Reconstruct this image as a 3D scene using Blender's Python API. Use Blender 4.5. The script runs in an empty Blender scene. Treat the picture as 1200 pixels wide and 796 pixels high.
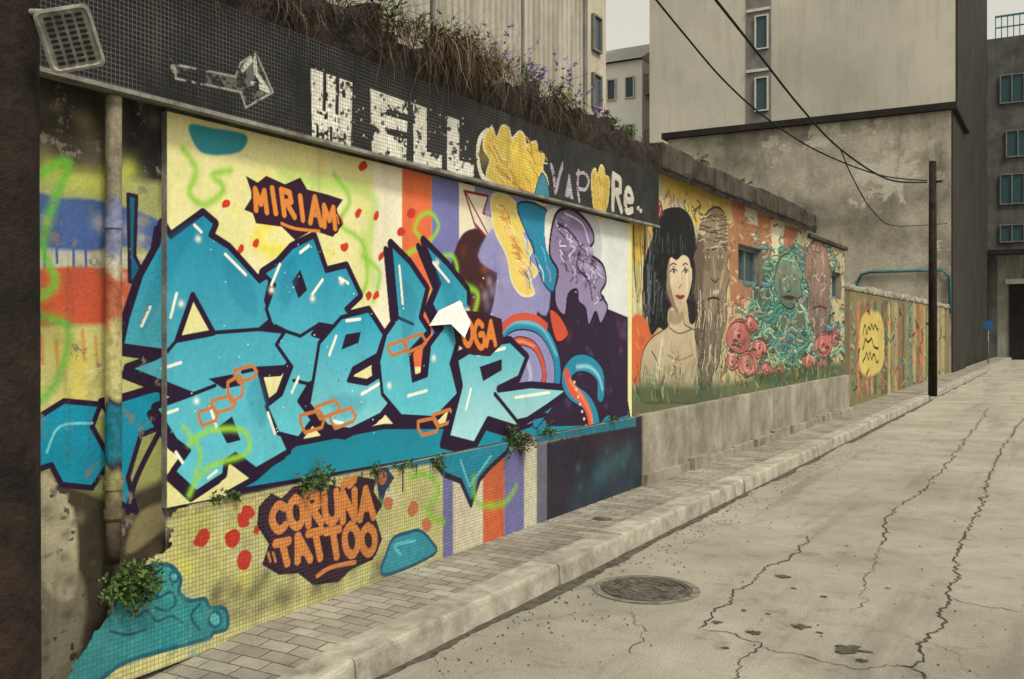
import bpy, math, random, numpy as np
from mathutils import Vector, Matrix
random.seed(7)
F=1130.0; CX=3.57; H=1.6; VH=388.0; C3=math.cos(math.radians(30)); S3=0.5
sc=bpy.context.scene
# ---------------------------------------------------------------- helpers
def wuv(u,v,x0=0.0):
    t=(u-600)/F; d=(CX-x0)/(S3-C3*t)
    return d*(C3+S3*t), H-(v-VH)*d/F, d
def unproj(u,v,d):
    X=(u-600)/F*d
    return Vector((CX-S3*d+C3*X, C3*d+S3*X, H-(v-VH)*d/F))
def ground(u,v,z=0.0):
    d=(H-z)*F/(v-VH); return unproj(u,v,d)
def lin(c,k=1.0):
    o=[]
    for a in c[:3]:
        a=a/255.0
        a=a/12.92 if a<=0.04045 else ((a+0.055)/1.055)**2.4
        o.append(min(a*k,0.9))
    return tuple(o)
def tag(o,label=None,cat=None,group=None,kind=None):
    if label:o["label"]=label
    if cat:o["category"]=cat
    if group:o["group"]=group
    if kind:o["kind"]=kind
    return o
def link(o,parent=None):
    sc.collection.objects.link(o)
    if parent:
        o.parent=parent; o.matrix_parent_inverse=Matrix.Translation(parent.location).inverted()
    return o
def empty(name,loc,label,cat,group=None):
    e=bpy.data.objects.new(name,None); e.location=loc; e.empty_display_size=.2
    sc.collection.objects.link(e); return tag(e,label,cat,group)
def mobj(name,vs,fs,mat=None,parent=None,smooth=False,mats=None,mi=None):
    me=bpy.data.meshes.new(name); me.from_pydata([tuple(v) for v in vs],[],fs)
    for m in (mats or ([mat] if mat else [])): me.materials.append(m)
    if mi: me.polygons.foreach_set('material_index',mi)
    if smooth: me.polygons.foreach_set('use_smooth',[True]*len(me.polygons))
    me.update()
    return link(bpy.data.objects.new(name,me),parent)
def boxg(x0,x1,y0,y1,z0,z1,vs,fs):
    b=len(vs)
    vs+= [(x0,y0,z0),(x1,y0,z0),(x1,y1,z0),(x0,y1,z0),(x0,y0,z1),(x1,y0,z1),(x1,y1,z1),(x0,y1,z1)]
    fs+= [tuple(b+i for i in f) for f in [(0,3,2,1),(4,5,6,7),(0,1,5,4),(1,2,6,5),(2,3,7,6),(3,0,4,7)]]
def box(name,x0,x1,y0,y1,z0,z1,mat,parent=None,bevel=0):
    vs=[];fs=[];boxg(x0,x1,y0,y1,z0,z1,vs,fs)
    o=mobj(name,vs,fs,mat,parent)
    if bevel:
        m=o.modifiers.new('b','BEVEL'); m.width=bevel; m.segments=2
    return o
def tube(name,pts,r,mat,parent=None,n=10,rs=None):
    vs=[];fs=[];P=[Vector(p) for p in pts]
    for i,p in enumerate(P):
        a=P[max(i-1,0)];b=P[min(i+1,len(P)-1)];t=(b-a).normalized()
        s=t.cross(Vector((0,1,0)) if abs(t.z)>.9 else Vector((0,0,1)))
        s.normalize(); w=s.cross(t)
        rr=rs[i] if rs else r
        for k in range(n):
            an=2*math.pi*k/n
            vs.append(p+s*rr*math.cos(an)+w*rr*math.sin(an))
    for i in range(len(P)-1):
        for k in range(n):
            fs.append((i*n+k,i*n+(k+1)%n,(i+1)*n+(k+1)%n,(i+1)*n+k))
    fs.append(tuple(range(n-1,-1,-1))); fs.append(tuple((len(P)-1)*n+k for k in range(n)))
    return mobj(name,vs,fs,mat,parent,smooth=True)
def smooth(pts,closed=True,n=5):
    P=[np.array(p,float) for p in pts];N_=len(P);o=[]
    R=range(N_) if closed else range(N_-1)
    for i in R:
        if closed: a,b,c,d=P[i-1],P[i],P[(i+1)%N_],P[(i+2)%N_]
        else: a,b,c,d=P[max(i-1,0)],P[i],P[i+1],P[min(i+2,N_-1)]
        for k in range(n):
            t=k/n
            o.append(tuple(.5*((2*b)+(-a+c)*t+(2*a-5*b+4*c-d)*t*t+(-a+3*b-3*c+d)*t**3)))
    if not closed:o.append(tuple(P[-1]))
    return o
# ---------------------------------------------------------------- materials
def newmat(name):
    m=bpy.data.materials.new(name); m.use_nodes=True; nt=m.node_tree
    b=nt.nodes['Principled BSDF']; b.inputs['Roughness'].default_value=.85
    b.inputs['Specular IOR Level'].default_value=.25
    return m,nt,b
def N(nt,t,**k):
    n=nt.nodes.new(t)
    for a,v in k.items(): setattr(n,a,v)
    return n
def noise(nt,scale,detail=6,rough=.6,vec=None,sx=(1,1,1)):
    tc=N(nt,'ShaderNodeTexCoord'); mp=N(nt,'ShaderNodeMapping'); mp.inputs['Scale'].default_value=sx
    nt.links.new(tc.outputs['Object'],mp.inputs['Vector'])
    n=N(nt,'ShaderNodeTexNoise'); n.inputs['Scale'].default_value=scale; n.inputs['Detail'].default_value=detail
    n.inputs['Roughness'].default_value=rough
    nt.links.new(mp.outputs['Vector'],n.inputs['Vector'])
    return n.outputs['Fac']
def ramp(nt,fac,p0,c0,p1,c1):
    r=N(nt,'ShaderNodeValToRGB'); r.color_ramp.elements[0].position=p0; r.color_ramp.elements[0].color=(*c0,1)
    r.color_ramp.elements[1].position=p1; r.color_ramp.elements[1].color=(*c1,1)
    nt.links.new(fac,r.inputs['Fac']); return r.outputs['Color']
def mix(nt,a,b,fac,mode='MIX'):
    m=N(nt,'ShaderNodeMix',data_type='RGBA',blend_type=mode)
    for s,v in ((m.inputs[6],a),(m.inputs[7],b),(m.inputs[0],fac)):
        if isinstance(v,(int,float)): s.default_value=v
        elif isinstance(v,tuple): s.default_value=(*v,1)
        else: nt.links.new(v,s)
    return m.outputs[2]
def bump(nt,b,h,strength=.4,dist=.01):
    n=N(nt,'ShaderNodeBump'); n.inputs['Strength'].default_value=strength; n.inputs['Distance'].default_value=dist
    nt.links.new(h,n.inputs['Height']); nt.links.new(n.outputs['Normal'],b.inputs['Normal'])
def surf(name,c1,c2,scale=3,streak=0.0,streakcol=(.03,.027,.022),fine=60,bs=.4,bd=.008,rough=.85,metal=0,p0=.35,p1=.68,blot=0):
    m,nt,b=newmat(name)
    col=ramp(nt,noise(nt,scale,8,.65),p0,c1,p1,c2)
    f=noise(nt,fine,4,.7)
    col=mix(nt,col,ramp(nt,f,.3,(.72,.72,.72),.7,(1.15,1.15,1.15)),.8,'MULTIPLY')
    if blot: col=mix(nt,col,(.5,.5,.5),ramp(nt,noise(nt,scale*1.7,10,.7),.50,(0,0,0),.56,(blot,)*3),'MULTIPLY')
    if streak>0:
        s=noise(nt,2.2,6,.6,sx=(1.6,1.6,.16))
        fac=ramp(nt,s,.5,(0,0,0),.68,(streak,)*3)
        col=mix(nt,col,streakcol,fac)
    nt.links.new(col,b.inputs['Base Color']); b.inputs['Roughness'].default_value=rough; b.inputs['Metallic'].default_value=metal
    bump(nt,b,f,bs,bd)
    return m
def painted(name,tile=None,tstr=.5,grime=.35,chip=0,mortar=(.35,.34,.3),bd=.003):
    m,nt,b=newmat(name)
    at=N(nt,'ShaderNodeAttribute',attribute_name='Col'); col=at.outputs['Color']
    f=noise(nt,45,5,.7)
    col=mix(nt,col,ramp(nt,f,.3,(.8,.8,.78),.7,(1.08,1.08,1.08)),.7,'MULTIPLY')
    col=mix(nt,col,ramp(nt,noise(nt,1.7,8,.7),.35,(.68,.66,.60),.62,(1.04,1.04,1.03)),min(1.0,grime*1.8),'MULTIPLY')
    s=noise(nt,5,7,.7,sx=(1,1.3,.13))
    col=mix(nt,col,(.05,.045,.035),ramp(nt,s,.56,(0,0,0),.78,(grime,)*3))
    if chip:
        c=noise(nt,7,9,.75)
        col=mix(nt,col,(.17,.155,.13),ramp(nt,c,.58,(0,0,0),.60,(chip,)*3))
    h=f
    if tile:
        tc=N(nt,'ShaderNodeTexCoord'); sp=N(nt,'ShaderNodeSeparateXYZ'); cb=N(nt,'ShaderNodeCombineXYZ')
        nt.links.new(tc.outputs['Object'],sp.inputs[0]); nt.links.new(sp.outputs['Y'],cb.inputs[0]); nt.links.new(sp.outputs['Z'],cb.inputs[1])
        br=N(nt,'ShaderNodeTexBrick'); br.offset=0; br.inputs['Scale'].default_value=1
        br.inputs['Brick Width'].default_value=tile; br.inputs['Row Height'].default_value=tile
        br.inputs['Mortar Size'].default_value=tile*.085; br.inputs['Mortar Smooth'].default_value=.3
        br.inputs['Color1'].default_value=(.7,.7,.7,1); br.inputs['Color2'].default_value=(1.15,1.15,1.15,1)
        nt.links.new(cb.outputs[0],br.inputs['Vector'])
        col=mix(nt,col,br.outputs['Color'],.5,'MULTIPLY')
        mf=N(nt,'ShaderNodeMath',operation='MULTIPLY'); nt.links.new(br.outputs['Fac'],mf.inputs[0])
        nz=ramp(nt,noise(nt,2.5,6,.7),.38,(tstr*.15,)*3,.62,(tstr,)*3)
        nt.links.new(nz,mf.inputs[1])
        col=mix(nt,col,mortar,mf.outputs[0])
        iv=N(nt,'ShaderNodeMath',operation='SUBTRACT'); nt.links.new(f,iv.inputs[0]); nt.links.new(br.outputs['Fac'],iv.inputs[1]); h=iv.outputs[0]
    nt.links.new(col,b.inputs['Base Color']); b.inputs['Roughness'].default_value=.6 if tile else .7
    bump(nt,b,h,.5,bd)
    return m
# ---------------------------------------------------------------- painter canvas
def vnoise(Y,Z,s,seed):
    r=np.random.default_rng(seed); G=r.random((256,256)).astype(np.float32)
    y=Y/s;z=Z/s; yi=np.floor(y).astype(int);zi=np.floor(z).astype(int);fy=y-yi;fz=z-zi
    fy=fy*fy*(3-2*fy);fz=fz*fz*(3-2*fz)
    a=G[zi%256,yi%256];b=G[zi%256,(yi+1)%256];c=G[(zi+1)%256,yi%256];d=G[(zi+1)%256,(yi+1)%256]
    return (a*(1-fy)+b*fy)*(1-fz)+(c*(1-fy)+d*fy)*fz
OPS=[]
K=0.95
def poly(pts,col,ol=None,ow=0,sm=True,soft=0,alpha=1,grad=None,only=None,worn=0):
    OPS.append(dict(t='p',pts=smooth(pts) if sm else pts,col=lin(col,K),soft=soft,a=alpha,grad=lin(grad,K) if grad else None,only=only,worn=worn))
    if ol: stroke(pts+[pts[0]] if not sm else pts,ow,ol,sm=sm,closed=sm,only=only)
def stroke(pts,r,col,sm=True,closed=False,soft=0,alpha=1,only=None,worn=0):
    q=smooth(pts,closed) if sm else list(pts)
    if closed and sm: q=q+[q[0]]
    OPS.append(dict(t='s',pts=q,r=r,col=lin(col,K),soft=soft,a=alpha,only=only,worn=worn))
def spray(pts,r,col,alpha=.7,only=None):
    q=smooth(pts,False) if len(pts)>1 else [pts[0],(pts[0][0]+.6,pts[0][1])]
    OPS.append(dict(t='g',pts=q,r=r,col=lin(col,K),a=alpha,only=only,soft=0,worn=0))
def ell(cx,cy,rx,ry,rot=0,n=14):
    o=[];c,s=math.cos(rot),math.sin(rot)
    for k in range(n):
        a=2*math.pi*k/n;x=rx*math.cos(a);y=ry*math.sin(a);o.append((cx+x*c-y*s,cy+x*s+y*c))
    return o
FONT={'M':[[(0,0),(.08,1),(.5,.35),(.92,1),(1,0)]],'I':[[(.5,0),(.5,1)]],'R':[[(.05,0),(.05,1),(.8,.95),(.85,.6),(.05,.5)],[(.4,.5),(1,0)]],
'A':[[(0,0),(.5,1),(1,0)],[(.22,.36),(.78,.36)]],'C':[[(.95,.85),(.5,1),(.05,.7),(.05,.3),(.5,0),(.95,.15)]],'O':[[(.5,1),(.95,.75),(.95,.25),(.5,0),(.05,.25),(.05,.75),(.5,1)]],
'U':[[(.05,1),(.05,.25),(.5,0),(.95,.25),(.95,1)]],'N':[[(.05,0),(.05,1),(.95,0),(.95,1)]],'Ñ':[[(.05,0),(.05,.86),(.95,0),(.95,.86)],[(.1,1.1),(.4,1.22),(.6,1.08),(.95,1.2)]],
'T':[[(0,1),(1,1)],[(.5,1),(.5,0)]],'G':[[(.95,.85),(.5,1),(.05,.7),(.05,.3),(.5,0),(.95,.15),(.95,.5),(.55,.5)]],
'V':[[(0,1),(.5,0),(1,1)]],'e':[[(.1,.35),(.9,.4),(.7,.68),(.3,.68),(.1,.35),(.3,0),(.9,.08)]]}
def text(s,quad,r,col,gap=.22,ol=None,olw=0,only=None,worn=0,alpha=1,jit=0,slant=0):
    n=len(s);w=1/(n+(n-1)*gap);R=random.Random(len(s)+3)
    TL_,TR_,BR_,BL_=[np.array(p,float) for p in quad]
    L=[]
    for i,ch in enumerate(s):
        dy=R.uniform(-jit,jit);sk=R.uniform(-jit,jit)*1.5+slant;sy=1+R.uniform(-jit,jit)*1.4
        for st in FONT.get(ch,[]):
            q=[]
            for (x,y) in st:
                x=x+sk*(y-.5);y=(y-.5)*sy+.5+dy
                a=(i*(1+gap)+x)*w; top=TL_*(1-a)+TR_*a; bot=BL_*(1-a)+BR_*a
                q.append(tuple(bot*(1-y)+top*y))
            L.append(smooth(q,False,3) if ch in 'COUGe' else q)
    if ol:
        for q in L: stroke(q,r+olw,ol,sm=False,only=only)
    for q in L: stroke(q,r,col,sm=False,only=only,worn=worn,alpha=alpha)
class Canvas:
    def __init__(s,name,y0,y1,z0,z1,x0,base,q=.9):
        s.name=name;s.x0=x0;ys=[y0];cx=CX-x0
        while ys[-1]<y1:
            d=S3*cx+C3*ys[-1]; ys.append(ys[-1]+q*d*d/(F*cx))
        ys[-1]=y1; s.y=np.array(ys,np.float64)
        dz=(S3*cx+C3*y0)/F*q; n=int((z1-z0)/dz)+2; s.z=np.linspace(z0,z1,n); s.dz=dz
        s.C=np.zeros((n,len(ys),3),np.float32); s.C[:]=lin(base,K)
    def play(s):
        for o in OPS:
            if o['only'] and s.name not in o['only']: continue
            P=[wuv(u,v,s.x0) for u,v in o['pts']]
            py=np.array([p[0] for p in P]);pz=np.array([p[1] for p in P]);sc_=np.mean([p[2] for p in P])/F
            soft=max(s.dz*1.3,o['soft']*sc_)
            r=o.get('r',0)*sc_; pad=soft+(r*2.4 if o['t']=='g' else r)
            a,b=np.searchsorted(s.y,[py.min()-pad,py.max()+pad]);c,e=np.searchsorted(s.z,[pz.min()-pad,pz.max()+pad])
            if b-a<1 or e-c<1: continue
            Y=s.y[None,a:b].astype(np.float32);Z=s.z[c:e,None].astype(np.float32)
            D=np.full((e-c,b-a),1e9,np.float32);ins=np.zeros((e-c,b-a),bool)
            n=len(py);closed=o['t']=='p'
            for i in range(n if closed else n-1):
                j=(i+1)%n;ax,az,bx,bz=py[i],pz[i],py[j],pz[j];dx,dzz=bx-ax,bz-az;L=dx*dx+dzz*dzz
                if L<1e-12: continue
                t=np.clip(((Y-ax)*dx+(Z-az)*dzz)/L,0,1)
                D=np.minimum(D,(Y-ax-t*dx)**2+(Z-az-t*dzz)**2)
                if closed and az!=bz:
                    cond=((az>Z)!=(bz>Z)); xi=(bx-ax)*(Z-az)/(bz-az)+ax
                    ins^=(cond&(Y<xi))
            D=np.sqrt(D)
            if o['t']=='p': al=np.clip(.5-np.where(ins,-D,D)/soft,0,1)
            elif o['t']=='s': al=np.clip(.5-(D-r)/soft,0,1)
            else: al=np.exp(-(D/max(r,1e-6))**2)
            al=al*o['a']
            if o['worn']:
                nn=.5*vnoise(Y+0*Z,Z+0*Y,.05,3)+.3*vnoise(Y+0*Z,Z+0*Y,.016,4)+.2*vnoise(Y+0*Z,Z+0*Y,.15,5)
                al=al*np.clip((nn-o['worn'])*12,0,1)
            col=np.array(o['col'],np.float32)[None,None,:]
            if o.get('grad'):
                g=np.clip((Z-pz.min())/max(pz.max()-pz.min(),1e-6),0,1)[:,:,None]
                col=col*g+np.array(o['grad'],np.float32)[None,None,:]*(1-g)
            S=s.C[c:e,a:b]; s.C[c:e,a:b]=S*(1-al[:,:,None])+col*al[:,:,None]
    def build(s,name,mat,parent,mask=None):
        H_,W_=len(s.z),len(s.y)
        co=np.zeros((H_,W_,3),np.float32);co[:,:,0]=s.x0;co[:,:,1]=s.y[None,:];co[:,:,2]=s.z[:,None]
        i=np.arange(H_-1)[:,None]*W_+np.arange(W_-1)[None,:]
        q=np.stack([i,i+1,i+W_+1,i+W_],-1)
        if mask is not None:
            yc=.5*(s.y[1:]+s.y[:-1])[None,:];zc=.5*(s.z[1:]+s.z[:-1])[:,None]
            q=q[mask(yc+0*zc,zc+0*yc)]
        q=q.reshape(-1,4);nf=len(q)
        me=bpy.data.meshes.new(name);me.vertices.add(H_*W_);me.vertices.foreach_set('co',co.ravel())
        me.loops.add(nf*4);me.loops.foreach_set('vertex_index',q.ravel().astype(np.int32))
        me.polygons.add(nf);me.polygons.foreach_set('loop_start',np.arange(nf,dtype=np.int32)*4)
        me.update(calc_edges=True)
        ca=me.color_attributes.new(name='Col',type='FLOAT_COLOR',domain='POINT')
        rgba=np.ones((H_,W_,4),np.float32);rgba[:,:,:3]=s.C;ca.data.foreach_set('color',rgba.ravel())
        me.materials.append(mat)
        return link(bpy.data.objects.new(name,me),parent)
def RU(a,b): return random.uniform(a,b)
# ---------------------------------------------------------------- colours
T=(6,142,176);TL=(110,200,216);TD=(6,96,128);PU=(34,12,48);WH=(242,246,234);CR=(232,228,166)
YL=(230,224,88);LG=(142,206,54);RD=(204,54,38);ORB=(228,114,70)
# ================================================================ PAINT: left raw wall
LW=('L',)
poly([(30,90),(200,90),(200,215),(150,205),(90,230),(30,215)],(58,52,42),only=LW,soft=8)
poly([(150,90),(195,100),(195,270),(150,260)],(28,26,26),only=LW,soft=10,sm=False)
for k in range(40): spray([(RU(40,190),RU(100,210))],RU(5,16),random.choice([(34,30,26),(96,88,72),(60,54,44),(120,112,90)]),.5,LW)
poly([(30,200),(200,215),(200,330),(30,320)],(160,168,108),only=LW,sm=False,soft=10)
spray([(60,200),(110,215),(150,200)],14,(200,206,96),.7,LW)
poly([(30,228),(70,232),(120,236),(192,262),(192,300),(160,290),(120,292),(92,300),(60,296),(30,290)],(70,98,160),only=LW,soft=4)
poly([(30,290),(192,300),(192,324),(30,322)],(206,202,188),only=LW,sm=False,alpha=.7,soft=5)
for x,l in ((52,40),(66,18),(86,62),(100,24),(158,44),(176,20)): stroke([(x,282),(x+1,290+l)],1.8,(70,98,160),sm=False,only=LW)
poly([(30,318),(192,320),(192,352),(150,378),(110,384),(70,376),(30,384)],(196,88,60),only=LW,soft=4)
poly([(30,384),(192,378),(192,480),(30,500)],(198,196,128),only=LW,sm=False,soft=8)
poly([(30,500),(192,480),(192,560),(130,600),(30,560)],(150,156,92),only=LW,sm=False,soft=8)
spray([(70,400),(95,430),(85,470)],18,(220,206,96),.7,LW)
for x,y in ((48,392),(66,400),(97,388),(112,396)): spray([(x,y),(x+2,y+34)],2.6,(200,96,58),.6,LW)
spray([(45,205),(80,190),(62,240),(50,290),(65,330),(45,350)],6.5,(104,188,60),.85,LW)
spray([(45,370),(80,385),(70,440),(48,470)],6,(104,188,60),.8,LW)
spray([(150,430),(175,400),(185,440)],5,(120,196,60),.6,LW)
for k in range(50): spray([(RU(40,190),RU(240,560))],RU(3,10),random.choice([(150,150,110),(220,216,190),(110,104,84),(190,180,110)]),.4,LW)
poly([(30,545),(130,585),(200,560),(200,800),(30,800)],(64,56,44),only=LW,sm=False,soft=14)
poly([(45,560),(75,575),(90,620),(86,700),(50,680)],(190,184,156),only=LW,soft=6,alpha=.8,worn=.3)
poly([(50,640),(100,690),(80,800),(30,800)],(150,146,128),only=LW,soft=8,alpha=.55,worn=.2)
for k in range(60): spray([(RU(40,210),RU(590,790))],RU(3,12),random.choice([(30,26,22),(100,90,72),(130,122,100),(46,38,30)]),.5,LW)
poly([(165,600),(215,585),(215,600),(150,650)],(160,150,110),only=LW,soft=6,alpha=.6)
poly([(40,492),(75,470),(118,474),(108,500),(130,540),(108,572),(72,568),(60,545),(40,552)],T,PU,3.5,only=LW,sm=False)
poly([(118,470),(190,455),(190,500),(165,510),(150,560),(160,600),(140,590),(128,540),(140,505)],T,PU,3.5,only=LW,sm=False)
stroke([(118,474),(190,452)],5,PU,sm=False,only=LW)
stroke([(190,500),(160,560),(150,600)],4,PU,only=LW)
poly([(150,228),(160,230),(158,300),(172,330),(152,330)],TD,PU,2.5,only=LW,sm=False)
stroke([(108,496),(70,500),(55,530)],1.6,TL,only=LW)
# ================================================================ PAINT: panel
PP=('P',);BB=('B',);PL=('P','L')
poly([(180,100),(760,220),(760,560),(180,620)],CR,only=PP,sm=False)
random.seed(3)
for i in range(70):
    x=RU(200,470);y=RU(150,560);spray([(x,y),(x+RU(-18,18),y+RU(-14,14))],RU(5,16),random.choice([YL,(232,222,120),(222,226,150),(238,234,204),(244,240,216)]),.5,PP)
poly([(438,190),(471,196),(471,420),(438,420)],(238,232,206),sm=False,only=PP,soft=3)
poly([(471,198),(506,204),(506,430),(471,430)],ORB,sm=False,only=PP)
poly([(506,206),(538,213),(538,440),(506,440)],(120,122,182),sm=False,only=PP)
poly([(538,213),(562,218),(562,440),(538,440)],(236,228,204),sm=False,only=PP)
poly([(556,217),(640,235),(640,470),(556,460)],(148,144,192),sm=False,only=PP)
poly([(640,235),(736,255),(736,500),(640,500)],(196,198,206),sm=False,only=PP)
poly([(536,285),(556,268),(580,280),(582,330),(570,380),(540,400),(524,350)],(64,32,36),only=PP,soft=2)
for k in range(16): spray([(RU(535,578),RU(285,385))],RU(3,8),random.choice([(110,46,42),(40,20,30),(150,80,50),(90,40,60)]),.6,PP)
poly([(544,224),(572,230),(566,250),(590,258),(574,282),(556,262)],(230,218,200),(140,34,46),1.6,sm=False,only=PP)
stroke([(546,226),(580,290)],1.3,(140,34,46),sm=False,only=PP)
poly([(222,146),(250,150),(288,158),(284,176),(262,182),(238,180),(226,166)],(48,144,158),only=PP,soft=3)
spray([(215,175),(230,200),(222,226),(240,240),(262,222),(250,205),(270,200)],5,LG,.85,PP)
spray([(330,205),(372,215),(420,222),(440,240),(430,290),(440,330)],9,LG,.5,PP)
spray([(392,205),(410,235),(398,262),(425,285),(430,330),(418,350)],4,LG,.85,PP)
spray([(425,300),(445,320),(438,352)],4,LG,.8,PP)
spray([(330,250),(300,285),(360,300)],10,(232,220,80),.85,PP)
spray([(486,268),(492,254),(505,250),(514,266),(500,284),(486,270)],3,(150,210,60),.95,PP)
spray([(474,300),(490,292),(504,304),(530,300),(534,326),(505,345),(515,365)],3.4,(150,210,60),.9,PP)
spray([(545,335),(560,345),(555,370)],4,(150,210,60),.85,PP)
for (x,y,r) in ((265,239,0.7),(282,292,.3),(276,306,.2),(245,283,.6),(300,285,.4),(404,290,0.5),(420,250,.4),(441,253,.3),(432,347,.2),(447,300,.4),(470,272,.5),(468,300,.3),(482,250,.2),(441,346,.4),(350,297,.6),(425,195,.4)):
    q=ell(x,y,3.2+(x*7%3)*.8,6+(y*5%5),r,8);poly([(a+RU(-.8,.8),b+RU(-.8,.8)) for a,b in q],RD,only=PP,soft=1)
band=[(268,578),(300,560),(345,520),(450,500),(560,500),(640,490),(735,470),(740,500),(560,528),(340,566)]
poly(band,(16,128,156),PU,3,sm=False,only=PP,grad=(24,146,170))
A1=[(143,405),(150,372),(166,322),(186,286),(190,262),(200,278),(238,250),(252,262),(246,276),(268,290),(304,330),(318,321),(311,352),(318,374),(304,386),(340,390),(378,400),(348,412),(334,430),(302,432),(312,470),(338,528),(300,550),(276,532),(264,540),(262,556),(230,577),(204,553),(222,528),(206,516),(182,478),(226,462),(150,432),(182,420),(196,412)]
A2=[(312,362),(322,334),(308,320),(326,308),(342,290),(368,277),(382,318),(406,312),(422,346),(405,362),(418,378),(398,384),(374,380),(366,392),(396,402),(378,418),(388,440),(362,450),(350,470),(366,492),(350,514),(326,508),(312,476),(330,462),(342,430),(324,404),(334,388),(318,380)]
E1=[(368,440),(374,402),(400,372),(432,364),(450,392),(442,416),(414,432),(408,446),(430,450),(456,434),(472,452),(446,486),(410,504),(384,500),(362,474)]
U1=[(444,424),(452,392),(466,372),(458,286),(480,308),(500,338),(492,372),(502,388),(480,412),(484,446),(500,440),(504,404),(519,384),(506,356),(516,332),(496,282),(524,310),(548,340),(549,372),(536,400),(528,426),(537,462),(510,490),(470,488),(448,462)]
R1=[(524,514),(540,452),(534,420),(560,404),(598,398),(618,418),(608,444),(584,456),(622,451),(672,455),(640,478),(604,502),(572,492),(556,522)]
LET=[(A1,'b'),(A2,'b'),(E1,'a'),(U1,'b'),(R1,'d')]
for A,_ in LET: poly([(x-6,y+7) for x,y in A],PU,PU,4.5,sm=False,only=PL)
for A,_ in LET: stroke(A+[A[0]],6,PU,sm=False,only=PL)
for A,g in LET:
    top,bot={'a':((20,156,190),(124,206,220)),'b':((4,138,176),(100,200,218)),'d':((100,194,212),(170,222,228))}[g]
    poly(A,top,PU,2.6,sm=False,only=PL,grad=bot)
for P_ in ([(400,410),(405,392),(423,389),(420,402)],[(562,430),(588,421),(588,434),(566,447)],[(342,330),(352,316),(360,340),(350,350)],[(256,500),(272,488),(282,516),(266,520)],[(244,444),(276,438),(282,452),(262,456)]): poly(P_,PU,sm=False,only=PP)
poly([(226,346),(250,390),(208,398)],CR,PU,4,sm=False,only=PP)
stroke([(250,390),(304,386)],2.4,PU,sm=False,only=PP);stroke([(208,398),(196,412)],2.4,PU,sm=False,only=PP)
stroke([(374,380),(352,394),(334,388)],2.2,PU,sm=False,only=PP);stroke([(362,450),(344,446)],2.2,PU,sm=False,only=PP);stroke([(466,372),(484,380)],2,PU,sm=False,only=PP)
stroke([(302,432),(284,436)],2.4,PU,sm=False,only=PP);stroke([(226,462),(252,452)],2.4,PU,sm=False,only=PP)
for P_ in ([(190,290),(236,258),(214,300),(190,350),(164,390)],[(262,300),(296,332),(300,372),(270,345)],[(330,318),(346,300),(346,340),(330,366)],[(468,330),(488,348),(482,390),(472,396)],[(512,310),(534,340),(534,370),(520,350)],[(300,440),(314,472),(306,500),(290,470)],[(384,470),(400,462),(430,470),(404,492)]):
    poly(P_,(2,112,150),sm=True,only=PL,alpha=.32,soft=8)
for q in ([(228,264),(236,272)],[(264,298),(288,322)],[(166,382),(176,360)],[(200,372),(207,344)],[(212,425),(190,432)],[(208,480),(196,484)],[(318,334),(328,310)],[(366,345),(378,328)],[(398,326),(408,332)],
          [(386,416),(394,394)],[(406,376),(422,374)],[(424,462),(444,450)],[(468,312),(472,356)],[(508,308),(526,330)],[(541,356),(542,384)],[(478,464),(500,458)],[(562,412),(590,406)],[(246,476),(254,502)],[(314,484),(322,508)],[(342,460),(350,442)],[(390,494),(402,496)],[(600,468),(640,461)],[(540,488),(546,468)],[(206,530),(214,542)],[(244,560),(254,552)],[(352,296),(362,288)]):
    stroke(q,1.9,WH,sm=False,only=PL)
for x,y in ((232,280),(212,356),(230,470),(318,340),(366,350),(456,452),(508,420),(512,308),(400,330),(548,364)): spray([(x,y)],3.6,(250,252,245),.9,PP)
for i in range(110):
    x=RU(200,640);y=RU(280,510);poly(ell(x,y,RU(.4,.9),RU(.5,1.1),0,6),random.choice([WH,WH,TL,PU]),sm=False,only=PP)
def chain(L,r=2.2,c=(196,122,66)):
    for (x,y,w,h,k) in L:
        P_=[(x-w,y-h+k),(x+w*.6,y-h-k),(x+w,y-h*.3),(x+w*.8,y+h-k),(x-w*.6,y+h+k),(x-w,y+h*.2),(x-w,y-h+k)]
        stroke(P_,r,c,sm=False,only=PP)
chain([(288,438,13,7,3),(276,456,9,12,4),(262,474,14,7,3),(244,488,11,8,3)])
chain([(366,494,14,10,3),(384,480,14,7,4),(402,490,15,8,4)])
chain([(502,500,12,8,2),(520,490,12,7,3),(540,498,12,7,2)]);chain([(466,408,11,6,3),(486,402,13,7,4)])
spray([(222,520),(245,505),(285,505),(290,530),(250,545),(232,560),(222,580)],4,(150,212,54),.9,PP)
spray([(215,500),(235,530),(228,556)],3.4,(150,212,54),.8,PP)
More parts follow.
